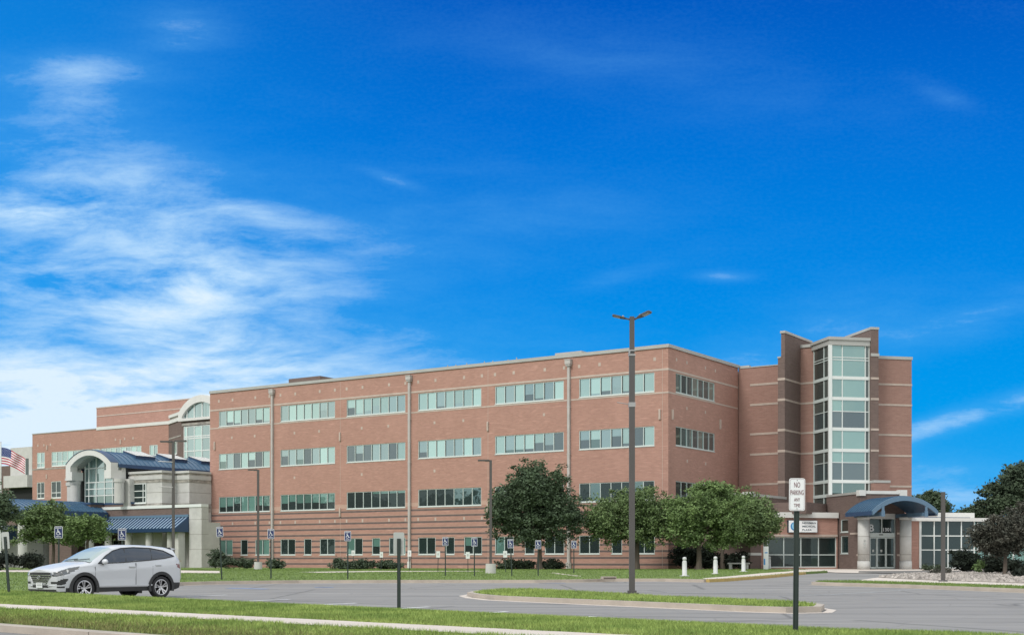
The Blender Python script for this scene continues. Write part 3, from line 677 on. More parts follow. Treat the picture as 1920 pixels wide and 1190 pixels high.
for i, (a, b, c, d) in enumerate(sops):
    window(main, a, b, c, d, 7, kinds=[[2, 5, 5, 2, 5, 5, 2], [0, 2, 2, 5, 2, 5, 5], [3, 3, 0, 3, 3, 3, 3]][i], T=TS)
# rooftop pieces
mb = MB(); mb.box(-47.6, 8.0, 17.9, -43.3, 11, 20.25); mb.build('roof_house', 'brick_d', main)
mb = MB()
for x in (-23.5, -22.6, -21.4, -19.5, -18.6, -17.0, -16.1): mb.cyl(x, 3.0, 17.9, 18.98 + .12 * (x % 1), .05, .05, 8)
mb.build('vent_pipe', 'steel', main, split=True)
mb = MB(); mb.box(-12.2, 3.0, 17.9, -9.6, 5.5, 19.1); mb.build('roof_hatch', 'cap', main)
# link to the tower, in the same frame
LV = (16.55, 14.85, 12.35, 10.62, 8.07)
link_ = empty('stair_tower', (26.0, 106.4, 0), R(12), 'tall glazed stair tower between two projecting brick fins', 'building')
MT = link_.matrix_basis.inverted() if False else (Matrix.Translation((26.0, 106.4, 0)) @ Matrix.Rotation(R(12), 4, 'Z')).inverted()
MM = MT @ (Matrix.Translation((AX, AY, 0)) @ Matrix.Rotation(TH, 4, 'Z'))       # main-frame points into tower frame
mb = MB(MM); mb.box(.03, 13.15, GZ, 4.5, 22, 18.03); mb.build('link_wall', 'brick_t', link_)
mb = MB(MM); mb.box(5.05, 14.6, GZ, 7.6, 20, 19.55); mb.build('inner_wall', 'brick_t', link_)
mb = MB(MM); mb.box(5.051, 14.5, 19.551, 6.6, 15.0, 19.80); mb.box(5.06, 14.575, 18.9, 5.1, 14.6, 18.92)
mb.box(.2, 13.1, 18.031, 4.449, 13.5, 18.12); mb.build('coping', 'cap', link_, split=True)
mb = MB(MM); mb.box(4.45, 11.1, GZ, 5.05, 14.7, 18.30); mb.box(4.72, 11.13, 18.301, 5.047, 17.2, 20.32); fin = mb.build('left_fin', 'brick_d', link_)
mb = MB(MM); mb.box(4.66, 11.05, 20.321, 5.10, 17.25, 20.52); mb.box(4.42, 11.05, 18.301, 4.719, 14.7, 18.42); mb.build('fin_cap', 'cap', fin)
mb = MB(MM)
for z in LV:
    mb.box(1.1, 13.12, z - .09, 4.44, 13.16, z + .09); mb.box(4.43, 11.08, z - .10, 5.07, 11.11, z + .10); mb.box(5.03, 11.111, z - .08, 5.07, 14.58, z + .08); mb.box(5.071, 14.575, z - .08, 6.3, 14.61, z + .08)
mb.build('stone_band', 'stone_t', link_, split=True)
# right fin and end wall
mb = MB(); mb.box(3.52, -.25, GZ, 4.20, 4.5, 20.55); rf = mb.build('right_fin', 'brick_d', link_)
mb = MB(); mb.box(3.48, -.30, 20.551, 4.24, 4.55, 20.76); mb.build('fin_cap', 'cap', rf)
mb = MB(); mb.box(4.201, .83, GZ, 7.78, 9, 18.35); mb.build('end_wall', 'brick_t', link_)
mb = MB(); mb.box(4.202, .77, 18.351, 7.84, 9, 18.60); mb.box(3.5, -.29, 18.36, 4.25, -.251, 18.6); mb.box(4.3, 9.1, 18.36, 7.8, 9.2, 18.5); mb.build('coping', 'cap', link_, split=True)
mb = MB()
for z in LV:
    if z > 9: mb.box(3.50, -.28, z - .09, 4.22, -.251, z + .09)
    mb.box(4.203, .80, z - .30 - .08, 7.80, .829, z - .30 + .08)
mb.build('stone_band', 'stone_t', link_, split=True)
mb = MB(); mb.box(3.525, -.75, GZ, 4.95, .8, 7.95); fb = mb.build('fin_base', 'brick_t', link_)
mb = MB(); mb.box(3.49, -.79, 7.951, 4.99, .8, 8.16); mb.build('fin_cap', 'cap', fb)
# glazed bay
def curtain(parent, T, w, zs_thick, zs_thin, cols, kinds_fn, z_bot, z_top, corner=None, name='glazing_frame', fr='frame_w', tw=.13):
    mb = MB(T)
    for i, c in enumerate(cols): mb.box(c - .035, -.05, z_bot, c + .035, .05, z_top)
    for z in zs_thick: mb.box(.0, -.075, z - tw, w, .06, z + tw)
    for z in zs_thin: mb.box(.0, -.045, z - .03, w, .06, z + .03)
    f = mb.build(name, fr, parent)
    zz = sorted([z_bot, z_top] + list(zs_thick) + list(zs_thin)); pb = MB(T); g = 0
    for j in range(len(zz) - 1):
        for i in range(len(cols) - 1):
            t = random.uniform(-.002, .002)
            pb.add([(cols[i], 0, zz[j]), (cols[i + 1], t, zz[j]), (cols[i + 1], t, zz[j + 1]), (cols[i], 0, zz[j + 1])], [(0, 1, 2, 3)], kinds_fn(j, i, zz[j])); g += 1
    pb.build('pane', ['g_tower', 'g_spand', 'g_dark', 'g_mid', 'g_side'], f)
    return f
def kf(j, i, z):
    if i == 2: return 4
    if 12.2 < z < 13.6 or 8.0 < z < 9.4: return 1
    if z < 7.9: return 2
    return 0
curtain(link_, Matrix.Identity(4), 3.5, LV, (18.22, 18.02, 13.80, 9.62), (.05, 1.08, 3.12, 3.46), kf, 7.1, 19.2)
TL = Matrix.Translation((0, 3.0, 0)) @ Matrix.Rotation(R(-90), 4, 'Z')
curtain(link_, TL, 3.0, LV + (6.9,), (18.22, 18.02, 13.80, 9.62), (.05, 1.95, 2.95), lambda j, i, z: (1 if (12.2 < z < 13.6 or 8 < z < 9.4) else 4), 5.85, 19.2, fr='frame')
mb = MB(); mb.box(-.14, -.14, 5.85, .14, .06, 19.2); mb.build('corner_post', 'frame_w', link_)
mb = MB(); mb.box(-.12, -.15, 19.2, 3.50, .02, 19.62); mb.box(-.22, -.24, 19.621, 3.50, 3.25, 19.86); mb.box(-.12, .021, 19.2, .02, 3.2, 19.62); mb.build('roof_fascia', 'cap', link_)
mb = MB(); mb.box(.25, .25, 5.8, 3.4, 2.9, 19.1); mb.build('interior', 'room', link_)

# ---- low entrance wing (tower frame)
ent = empty('entrance_wing', (26.0, 106.4, 0), R(12), 'low brick entrance wing with storefront glazing and sliding doors marked 1301', 'building')
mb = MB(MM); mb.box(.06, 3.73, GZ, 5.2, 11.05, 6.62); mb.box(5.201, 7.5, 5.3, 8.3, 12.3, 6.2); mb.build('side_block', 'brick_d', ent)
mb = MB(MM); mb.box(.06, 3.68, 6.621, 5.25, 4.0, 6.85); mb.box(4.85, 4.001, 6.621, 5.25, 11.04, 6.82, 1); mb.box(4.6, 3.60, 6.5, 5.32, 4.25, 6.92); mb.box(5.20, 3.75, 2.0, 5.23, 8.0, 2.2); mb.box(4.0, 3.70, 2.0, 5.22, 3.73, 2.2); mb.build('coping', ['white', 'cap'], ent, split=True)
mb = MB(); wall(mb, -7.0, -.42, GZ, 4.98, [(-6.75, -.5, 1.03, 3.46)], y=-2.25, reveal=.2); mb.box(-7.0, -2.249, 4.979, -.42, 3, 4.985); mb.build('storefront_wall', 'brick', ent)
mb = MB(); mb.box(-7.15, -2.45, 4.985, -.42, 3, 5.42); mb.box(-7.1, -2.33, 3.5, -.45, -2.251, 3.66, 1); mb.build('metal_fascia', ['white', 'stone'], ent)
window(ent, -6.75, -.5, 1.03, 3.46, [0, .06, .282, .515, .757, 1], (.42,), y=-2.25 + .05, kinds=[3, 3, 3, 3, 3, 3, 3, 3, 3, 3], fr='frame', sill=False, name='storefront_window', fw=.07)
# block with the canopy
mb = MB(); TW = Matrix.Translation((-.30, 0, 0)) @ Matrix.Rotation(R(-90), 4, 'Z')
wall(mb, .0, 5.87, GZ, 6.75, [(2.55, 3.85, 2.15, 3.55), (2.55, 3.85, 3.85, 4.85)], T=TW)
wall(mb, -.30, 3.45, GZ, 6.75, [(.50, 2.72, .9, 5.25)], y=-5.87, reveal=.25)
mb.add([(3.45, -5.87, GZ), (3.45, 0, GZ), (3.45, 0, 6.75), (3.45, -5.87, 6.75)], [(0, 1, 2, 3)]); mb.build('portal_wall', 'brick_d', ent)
mb = MB(); mb.box(-.36, -5.93, 6.751, 3.5, -5.5, 7.0); mb.box(-.36, -5.499, 6.751, .05, -.1, 6.93, 1); mb.box(-.42, -6.0, 6.60, .1, -5.45, 7.04); mb.box(3.0, -6.0, 6.62, 3.6, -5.4, 7.08)
mb.box(-.2, -5.4, 6.5, 3.4, 0, 6.6); mb.build('coping', ['white', 'cap'], ent, split=True)
mb = MB()
for z in (3.70, 2.02):
    mb.box(-.325, -5.9, z - .07, -.28, -4.2 if z > 3 else -5.3, z + .07); mb.box(-.33, -5.9, z - .07, .42, -5.871, z + .07); mb.box(2.80, -5.9, z - .07, 3.45, -5.872, z + .07)
mb.build('stone_band', 'stone', ent, split=True)
for z_a, z_b in ((2.15, 3.55), (3.85, 4.85)): window(ent, 2.55, 3.85, z_a, z_b, 1, kinds=[3], T=TW, sill=True)
TD = Matrix.Translation((0, -5.72, 0))
mb = MB(TD)
for x in (.52, 1.58, 2.70): mb.box(x - .04, -.04, 3.72, x + .04, .05, 4.85)
mb.box(.50, -.05, 4.82, 2.74, .06, 5.24, 1); mb.box(.50, -.06, 3.42, 2.74, .06, 3.74); mb.box(.50, -.045, .96, .57, .05, 3.42); mb.box(2.67, -.045, .96, 2.74, .05, 3.42)
df = mb.build('door_surround', ['frame', 'white'], ent)
mb = MB(TD)
for a, b, k_ in ((.50, 1.58, 0), (1.58, 2.72, 0)): mb.add([(a, .02, 3.7), (b, .02, 3.7), (b, .02, 4.85), (a, .02, 4.85)], [(0, 1, 2, 3)])
mb.build('transom_light', 'g_low', df)
for a, b in ((.58, 1.16), (1.19, 1.92), (1.95, 2.66)):
    mb = MB(TD); mb.box(a, -.03, .98, a + .06, .04, 3.40); mb.box(b - .06, -.03, .98, b, .04, 3.40)
    for z, h in ((.98, .12), (2.02, .06), (3.32, .08)): mb.box(a + .061, -.029, z, b - .061, .04, z + h)
    d_ = mb.build('sliding_door', 'frame', ent)
    mb = MB(TD); mb.add([(a + .05, .01, 1.05), (b - .05, .01, 1.05), (b - .05, .01, 3.35), (a + .05, .01, 3.35)], [(0, 1, 2, 3)]); mb.build('pane', 'g_low', d_)
    if b < 2: mb = MB(TD); plate(mb, rrect(.16, .2, .03), -.002, .006, 0, Matrix.Translation(((a + b) / 2, 0, 2.35))); mb.build('door_decal', 'sback', d_)
mb = MB(TD); plate(mb, rrect(.34, .07, .03), -.075, -.061, 0, Matrix.Translation((1.5, 0, 3.6))); mb.build('door_sensor', 'room', ent)
text_mesh('1301', .66, .28, 'swhite', df, TD @ Matrix.Translation((2.05, .012, 4.0)), bold=.02)
text_mesh('B', .40, .55, 'swhite', df, TD @ Matrix.Translation((.74, .012, 4.12)), bold=.02)
# canopy
can = empty('entrance_canopy', (26.0, 106.4, 0), R(12), 'blue arched metal canopy on two stone columns over the sliding doors', 'canopy')
def arch_pts(cx, hw, zs, rise, n=24):
    Rr = (hw * hw + rise * rise) / (2 * rise); a0 = math.asin(hw / Rr)
    return [(cx + Rr * math.sin(-a0 + 2 * a0 * i / n), zs + rise - Rr + Rr * math.cos(-a0 + 2 * a0 * i / n)) for i in range(n + 1)]
def vault(mb, outer, inner, y0, y1, m=0):
    n = len(outer); vs = [(x, y, z) for y in (y0, y1) for x, z in outer] + [(x, y, z) for y in (y0, y1) for x, z in inner]
    fs = []
    for i in range(n - 1):
        fs += [(i, i + 1, n + i + 1, n + i), (2 * n + i, 3 * n + i, 3 * n + i + 1, 2 * n + i + 1), (i, 2 * n + i, 2 * n + i + 1, i + 1), (n + i, n + i + 1, 3 * n + i + 1, 3 * n + i)]
    fs += [(0, n, 3 * n, 2 * n), (n - 1, 3 * n - 1, 4 * n - 1, 2 * n - 1)]
    mb.add(vs, fs, m)
def seams(mb, outer, y0, y1, step, h=.05, w=.04, m=0):
    y = y0 + step / 2
    while y < y1:
        for i in range(len(outer) - 1):
            (xa, za), (xb, zb) = outer[i], outer[i + 1]
            mb.add([(xa, y, za), (xb, y, zb), (xb, y, zb + h), (xa, y, za + h), (xa, y + w, za), (xb, y + w, zb), (xb, y + w, zb + h), (xa, y + w, za + h)], [(0, 1, 2, 3), (5, 4, 7, 6), (3, 2, 6, 7)], m)
        y += step
oc = arch_pts(1.1, 2.62, 5.26, 1.12); ic = arch_pts(1.1, 2.60, 5.14, 1.08)
mb = MB(); vault(mb, oc, ic, -10.15, -5.88); seams(mb, oc, -10.1, -5.9, .42, .04)
mb.build('canopy_roof', 'blue', can)
of = arch_pts(1.1, 2.66, 5.28, 1.10); inf = arch_pts(1.1, 2.62, 4.95, 1.08)
mb = MB(); vault(mb, of, inf, -10.32, -10.151); mb.build('arch_trim', 'blue_l', can)
mb = MB(); mb.box(-1.56, -10.15, 4.95, -1.50, -5.88, 5.25); mb.box(3.70, -10.15, 4.95, 3.76, -5.88, 5.25)
mb.build('eave_fascia', 'blue_d', can, split=True)
mb = MB()
for x in (-.75, 2.75):
    mb.box(x - .10, -10.1, 4.90, x + .10, -5.9, 5.18); mb.box(x - .13, -10.4, 4.85, x + .13, -10.325, 5.28); mb.box(x - .09, -10.38, 5.281, x + .09, -10.325, 5.9 if False else 5.62)
mb.build('support_beam', 'blue_l', can, split=True)
for x in (-.75, 2.75):
    mb = MB(); y = -7.3; mb.cyl(x, y, .86, 1.55, .47, .46, 28); mb.cyl(x, y, 1.551, 4.72, .435, .435, 28); mb.cyl(x, y, 4.721, 4.93, .49, .49, 28)
    c_ = mb.build('column', 'concrete', can, True)
    mb = MB()
    for z in (2.05, 3.42): mb.cyl(x, y, z - .012, z + .012, .438, .438, 28)
    mb.build('joint', 'joint', c_)
for o in [o for o in bpy.data.objects if o.name.startswith('column')]:
    for p in o.data.polygons: p.use_smooth = abs(p.normal.z) < .5
for i, ch in enumerate('210'):
    text_mesh(ch, .13, .20, 'sback', can, Matrix.Translation((-.87, -7.30, 2.62 + i * .24)) @ Matrix.Translation((0, -.43, 0)) @ Matrix.Rotation(R(90), 4, 'Y'), .02, 'column_number')

# clinic sign
sg = empty('wall_sign', (26.0, 106.4, 0), R(12), 'white lightbox sign reading NEWMAN MEDICAL PLAZA on the storefront brick', 'sign')
TG = Matrix.Translation((-3.50, -2.25, 4.30))
mb = MB(); plate(mb, rrect(2.48, .98, .02), -.24, -.01, 0, TG); mb.build('sign_case', 'ldark', sg)
mb = MB(); plate(mb, rrect(2.42, .92, .015), -.25, -.241, 0, TG); mb.build('sign_face', mat('lightbox_acrylic', (.88, .89, .90), .4), sg)
mb = MB()
ring = [(.30 * math.cos(t), .33 * math.sin(t)) for t in np.linspace(0, 6.283, 29)[:-1]]
plate(mb, ring, -.258, -.2505, 0, TG @ Matrix.Translation((-.76, 0, 0))); plate(mb, [(.23 * math.cos(t) + .04, .27 * math.sin(t) + .02) for t in np.linspace(0, 6.283, 29)[:-1]], -.262, -.2585, 1, TG @ Matrix.Translation((-.76, 0, 0)))
mb.build('sign_logo', ['lblue', 'lsky'], sg)
for i, (s_, w) in enumerate((('NEWMAN', 1.16), ('MEDICAL', 1.16), ('PLAZA', .80))):
    text_mesh(s_, w, .145, 'ldark', sg, TG @ Matrix.Translation((-.06 + w / 2, -.252, .27 - i * .27)), .004, 'sign_lettering', .02)

# ---- glass pavilion to the right
pav = empty('glass_pavilion', (26.0, 106.4, 0), R(12), 'single storey glass pavilion with white frames right of the blue canopy', 'building')
def tx(px, y):   # local x in the tower frame of column px on the plane y
    u = (px - 960) / F_PX; c, s = math.cos(R(12)), math.sin(R(12)); X0, Y0 = 26 - s * y, 106.4 + c * y
    return (u * Y0 - X0) / (c - u * s)
yp = -6.2; cols = [tx(p, yp) for p in (1725, 1751, 1777, 1802, 1826)]
PW = cols[-1]
TPv = Matrix.Translation((0, yp, 0))
mb = MB(TPv)
for c in cols: mb.box(c - (.09 if c == cols[0] else .04), -.06, 1.0, c + (.09 if c == cols[0] else .04), .06, 4.66)
for z in (1.02, 2.42, 3.52): mb.box(cols[0] + .091, -.05, z - .04, PW, .05, z + .04)
pf = mb.build('glazing_frame', 'frame_w', pav)
mb = MB(TPv)
for a, b in zip(cols, cols[1:]):
    for c, d, k_ in ((1.0, 2.42, 1), (2.42, 3.52, 1), (3.52, 4.66, 0)): t = random.uniform(-.003, .003); mb.add([(a, 0, c), (b, t, c), (b, t, d), (a, 0, d)], [(0, 1, 2, 3)], k_)
mb.build('pane', ['g_low', 'g_low'], pf)
mb = MB(TPv); mb.box(3.46, -.25, 4.661, PW + 1.6, 4, 4.93); mb.box(PW + 1.6, .3, 4.6, 24, 4, 4.86); mb.build('roof_fascia', 'white', pav)
mb = MB(TPv); mb.box(tx(1745, 0) - .6, 4.1, 4.6, tx(1797, 0) + .2, 8, 5.50); mb.box(3.46, .5, 4.932, PW, 3.5, 5.0, 1); mb.build('upper_roof', ['white', 'blue_d'], pav)
mb = MB(TPv); mb.box(3.46, -.02, GZ, cols[0] - .095, .9, 4.66); mb.build('brick_pier', 'brick', pav)
mb = MB(TPv); mb.box(cols[0], .5, GZ, 24, 4, 4.59); mb.build('back_room', 'room', pav)
mb = MB(TPv)
for k_ in range(12): x = PW + .5 + k_ * 1.05; mb.box(x, .30, GZ, x + .08, .42, 4.6)
for z in (1.1, 2.42, 3.52): mb.box(PW + .04, .32, z - .04, PW + 12.5, .40, z + .04)
pf2 = mb.build('glazing_frame', 'frame_w', pav)
mb = MB(TPv); mb.add([(PW, .44, 1), (PW + 12.6, .44, 1), (PW + 12.6, .44, 4.6), (PW, .44, 4.6)], [(0, 1, 2, 3)]); mb.build('pane', 'g_teal', pf2)
# ---- vaulted hall at the left (main frame)
hall = empty('vaulted_hall', (AX, AY, 0), TH, 'pale stone entrance hall with blue barrel roof and white arched gable', 'building')
blk = [(-57.0, -4.66), (-52.25, -4.66), (-52.25, -2.9), (-50.37, -2.9), (-50.37, -.04), (-50.64, -.04), (-50.64, 10), (-57.0, 10)]
def ins(poly, e):   # grow polygon outwards a little on its seen sides
    return [(x + (e if x > -53 or x == -52.25 else 0), y - (e if y < 0 else 0)) for x, y in poly]
mb = MB(); mb.prism(blk, GZ, 7.02, 0); mb.prism(blk, 7.16, 9.20, 0); mb.prism(ins(blk, .05), 9.20, 9.48, 1); mb.prism(ins(blk, .10), 9.481, 9.88, 0); mb.prism(ins(blk, .03), 9.881, 10.10, 1); mb.prism(ins(blk, .16), 10.101, 10.32, 0)
mb.prism(ins(blk, -.02), 7.02, 7.16, 1)
mb.build('stone_block', ['concrete', 'stain'], hall)
mb = MB()   # stained base below the string course, proud by 4 mm
mb.box(-56.6, -4.666, 6.3, -52.26, -4.661, 7.0); mb.box(-52.24, -2.906, 6.3, -50.38, -2.901, 7.0); mb.box(-52.249, -4.6, 6.3, -52.244, -2.95, 7.0); mb.box(-50.369, -2.85, 6.3, -50.364, -.1, 7.0); mb.build('water_stain', 'stain', hall)
mb = MB()
for z in (8.2,): mb.box(-54.5, -4.667, z, -52.26, -4.662, z + .025); mb.box(-52.249, -4.65, z, -52.243, -2.92, z + .025); mb.box(-52.24, -2.907, z, -50.38, -2.902, z + .025); mb.box(-50.369, -2.89, z, -50.363, -.1, z + .025)
for z in (4.6, 2.8): mb.box(-50.369, -2.89, z, -50.363, -.1, z + .025)
mb.build('panel_joint', 'joint', hall, split=True)
window(hall, -56.75, -54.45, 7.2, 9.15, [0, .19, .81, 1], (.30, .62), y=-4.78, kinds=[3] * 9, fr='frame_w', name='hall_window', fw=.08)
# gable ring
cx, hw = -60.62, 3.45
og = arch_pts(cx, hw, 11.18, 1.36, 30); ig = arch_pts(cx, hw - .72, 10.98, 1.02, 30)
og = [(cx - hw, 10.46)] + og + [(cx + hw, 10.46)]; ig = [(cx - hw + .72, 10.46)] + ig + [(cx + hw - .72, 10.46)]
mb = MB(); vault(mb, og, ig, -6.75, -5.9); mb.build('gable_arch', 'white', hall)
mb = MB(); vault(mb, [(x, z + .05) for x, z in og[1:-1]], [(x, z + .002) for x, z in og[1:-1]], -6.80, -5.85); mb.build('arch_flashing', 'blue_d', hall)
ob = arch_pts(cx, hw + .05, 11.05, 1.42, 30); ib = arch_pts(cx, hw + .05, 10.86, 1.38, 30)
mb = MB(); vault(mb, ob, ib, -5.85, 16); seams(mb, ob, -5.8, 16, .62, .06, .05); mb.build('barrel_roof', 'blue', hall)
mb = MB(); mb.box(cx + hw + .10, -5.85, 10.72, cx + hw + .22, 16, 11.06); mb.box(cx - hw - .22, -5.85, 10.72, cx - hw - .10, 16, 11.06); mb.build('eave_gutter', 'blue_d', hall, split=True)
for yc in (-1.6, 2.7, 7.1):
    mb = MB()
    vs = [(cx + .45, yc - 1.25, 12.74), (cx + .45, yc + 1.25, 12.74), (cx + 2.45, yc - 1.25, 12.16), (cx + 2.45, yc + 1.25, 12.16), (cx + .55, yc - 1.25, 12.2), (cx + .55, yc + 1.25, 12.2), (cx + 2.45, yc - 1.25, 11.6), (cx + 2.45, yc + 1.25, 11.6)]
    mb.add(vs, [(2, 3, 7, 6), (0, 2, 6, 4), (3, 1, 5, 7), (1, 0, 4, 5)])
    sk = mb.build('skylight', 'blue_d', hall)
    mb = MB(); mb.add([(vs[0][0], vs[0][1] - .06, 12.75), (vs[2][0] + .1, vs[2][1] - .06, 12.14), (vs[3][0] + .1, vs[3][1] + .06, 12.14), (vs[1][0], vs[1][1] + .06, 12.75)], [(0, 1, 2, 3)])
    for q in range(5): yy = yc - 1.25 + q * .6; mb.add([(cx + .5, yy, 12.755), (cx + 2.55, yy, 12.155), (cx + 2.55, yy + .06, 12.155), (cx + .5, yy + .06, 12.755)], [(0, 1, 2, 3)], 1)
    mb.build('skylight_glazing', ['white', 'cap'], sk)
mb = MB()
for sx_ in (-1, 1):
    xo = cx + sx_ * hw
    mb.box(min(xo, xo - sx_ * .98), -6.76, 9.62, max(xo, xo - sx_ * .98), -5.4, 10.459)     # impost
    mb.box(min(xo - sx_ * .05, xo - sx_ * .45), -5.39, 9.45, max(xo - sx_ * .05, xo - sx_ * .45), -5.2 if sx_ < 0 else 9.5, 10.85)
mb.build('hall_side_panel', 'white', hall, split=True)
mb = MB(); vault(mb, arch_pts(cx, hw - .70, 10.92, 1.12, 30), arch_pts(cx, hw - .72, 10.86, 1.08, 30), -5.89, -5.1); mb.build('soffit', 'cap', hall)
for sx_, xx in ((-1, -63.6), (1, -56.95)):
    mb = MB(); mb.cyl(xx, -5.95, 7.2, 9.25, .48, .48, 24); mb.cyl(xx, -5.95, 9.251, 9.60, .55, .55, 24); mb.build('hall_column', 'concrete', hall, False)
    if sx_ > 0: mb = MB(); mb.box(xx - .15, -5.3, 6.2, xx + .75, -4.67, 9.6); mb.build('column_pier', 'concrete', hall)
mb = MB(); lx = -66.3; mb.box(lx, -4.9, 6.2, lx + 1.9, 4, 9.25); mb.box(lx - .08, -5.0, 9.251, lx + 2.0, 4, 9.6); mb.box(lx - .02, -4.93, 9.601, lx + 1.92, 4, 9.8, 1); mb.box(lx - .14, -5.06, 9.801, lx + 2.0, 4, 10.0); mb.build('stone_block', ['concrete', 'stain'], hall)
# glazed wall inside the arch
mb = MB(); yw = -5.12; gcols = [-63.1, -62.5, -61.36, -60.1, -58.87, -57.95]
def ztop_(x): return 10.92 + 1.08 - (( (hw - .72) ** 2 + 1.08 ** 2) / (2 * 1.08)) + math.sqrt(max(0, (((hw - .72) ** 2 + 1.08 ** 2) / (2 * 1.08)) ** 2 - (x - cx) ** 2))
for x in gcols: mb.box(x - .05, yw - .07, 7.3, x + .05, yw + .07, ztop_(x))
for z in (8.09, 8.77, 9.44, 10.85): mb.box(gcols[0] + .051, yw - .06, z - .05, gcols[-1] - .051, yw + .06, z + .05)
gfr = mb.build('arched_window', 'frame_w', hall)
mb = MB(); xs = np.linspace(gcols[0], gcols[-1], 26)
for a, b in zip(xs, xs[1:]):
    k_ = 0 if (a < -61.0) else 1
    mb.add([(a, yw, 8.2), (b, yw, 8.2), (b, yw, ztop_(b)), (a, yw, ztop_(a))], [(0, 1, 2, 3)], 1); mb.add([(a, yw, 7.3), (b, yw, 7.3), (b, yw, 8.2), (a, yw, 8.2)], [(0, 1, 2, 3)], 0)
me_ = mb.build('pane', ['g_dark', 'g_mid'], gfr)
mb = MB(); mb.box(-63.9, -4.9, 6.1, -57.1, 9, 10.7); mb.build('hall_interior', 'room', hall)
mb = MB(); mb.box(-80, 0.2, GZ, -57.01, 12, 6.1); mb.build('hall_base', 'brick_d', hall)

# ---- low front wing with the awning (main frame)
low = empty('low_front_wing', (AX, AY, 0), TH, 'low brick wing with white coping, stone end pier and ribbed blue awning', 'building')
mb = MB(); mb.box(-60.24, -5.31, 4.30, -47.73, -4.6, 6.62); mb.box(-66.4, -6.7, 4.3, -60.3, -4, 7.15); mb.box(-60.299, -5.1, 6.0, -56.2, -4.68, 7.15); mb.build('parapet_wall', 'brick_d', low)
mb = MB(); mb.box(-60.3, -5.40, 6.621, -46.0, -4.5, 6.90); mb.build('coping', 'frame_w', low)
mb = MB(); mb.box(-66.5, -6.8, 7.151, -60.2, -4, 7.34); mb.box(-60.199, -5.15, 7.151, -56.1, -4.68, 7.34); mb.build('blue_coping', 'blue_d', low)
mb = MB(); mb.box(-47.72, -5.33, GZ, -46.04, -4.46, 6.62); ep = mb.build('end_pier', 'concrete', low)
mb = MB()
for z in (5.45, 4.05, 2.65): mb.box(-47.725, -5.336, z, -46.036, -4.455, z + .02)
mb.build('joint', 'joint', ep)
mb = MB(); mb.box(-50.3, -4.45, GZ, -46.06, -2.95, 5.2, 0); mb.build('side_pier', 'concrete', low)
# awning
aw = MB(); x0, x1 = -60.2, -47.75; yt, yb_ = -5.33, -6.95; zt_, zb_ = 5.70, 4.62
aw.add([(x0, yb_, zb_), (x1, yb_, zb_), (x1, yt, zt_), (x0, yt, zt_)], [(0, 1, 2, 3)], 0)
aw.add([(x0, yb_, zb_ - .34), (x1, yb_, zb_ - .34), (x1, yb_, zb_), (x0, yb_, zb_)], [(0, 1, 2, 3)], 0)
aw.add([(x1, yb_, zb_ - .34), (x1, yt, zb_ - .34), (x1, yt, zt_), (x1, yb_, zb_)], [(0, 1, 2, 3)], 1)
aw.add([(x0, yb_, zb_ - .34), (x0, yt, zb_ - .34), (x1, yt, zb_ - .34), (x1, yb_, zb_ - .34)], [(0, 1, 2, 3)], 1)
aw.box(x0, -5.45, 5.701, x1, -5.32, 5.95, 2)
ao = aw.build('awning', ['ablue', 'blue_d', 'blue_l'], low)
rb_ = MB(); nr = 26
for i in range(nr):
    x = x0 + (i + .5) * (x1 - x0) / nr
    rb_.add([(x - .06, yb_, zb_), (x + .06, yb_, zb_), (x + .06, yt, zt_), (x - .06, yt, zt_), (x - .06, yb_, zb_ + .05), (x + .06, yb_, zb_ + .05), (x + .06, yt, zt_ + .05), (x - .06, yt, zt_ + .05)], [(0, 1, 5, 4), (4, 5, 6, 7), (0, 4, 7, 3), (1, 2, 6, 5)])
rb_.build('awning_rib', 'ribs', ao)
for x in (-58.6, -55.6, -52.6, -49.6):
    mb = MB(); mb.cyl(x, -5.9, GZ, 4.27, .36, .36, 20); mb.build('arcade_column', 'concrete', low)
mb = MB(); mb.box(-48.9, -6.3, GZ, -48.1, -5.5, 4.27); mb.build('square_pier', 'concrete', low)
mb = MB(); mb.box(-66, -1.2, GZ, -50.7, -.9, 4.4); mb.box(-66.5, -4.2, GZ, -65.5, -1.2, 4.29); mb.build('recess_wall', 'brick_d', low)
for i, x in enumerate((-64.5, -62.0, -59.2, -56.6, -54.6)):
    window(low, x, x + 1.9, 1.05, 3.7, 2, (.35,), y=-1.35, kinds=[3] * 4, fr='frame_w', sill=False, name='lobby_window', fw=.07)
mb = MB(); mb.box(-52.6, -1.6, GZ, -51.0, -1.25, 3.9); mb.build('lobby_panel', 'concrete', low)
mb = MB(); mb.box(-66, -4.2, 4.15, -50.7, -.9, 4.29); mb.build('ceiling', 'cap', low)

# ---- drop-off canopy in front of it
pc = empty('drop_off_canopy', (AX, AY, 0), TH, 'blue barrel roofed drop-off canopy behind the small trees at left', 'canopy')
op = arch_pts(-63.3, 4.1, 6.35, 1.1); ip = arch_pts(-63.3, 4.08, 6.2, 1.08)
mb = MB(); vault(mb, op, ip, -15.4, -5.5); seams(mb, op, -15.3, -5.6, .5, .06); mb.build('canopy_roof', 'blue', pc)
mb = MB(); mb.box(-59.22, -15.4, 5.86, -59.1, -5.5, 6.36); mb.box(-67.5, -15.4, 5.86, -67.38, -5.5, 6.36); mb.box(-67.37, -15.38, 5.9, -59.23, -15.2, 6.3); mb.build('eave_fascia', 'blue_d', pc)
for x in (-59.8, -66.8):
    for y in (-14.8, -7.2): mb = MB(); mb.cyl(x, y, GZ, 5.9, .42, .42, 20); mb.build('column', 'concrete', pc)
aw2 = MB(); x0, x1, yt, yb_ = -74.0, -65.3, -11.5, -14.0
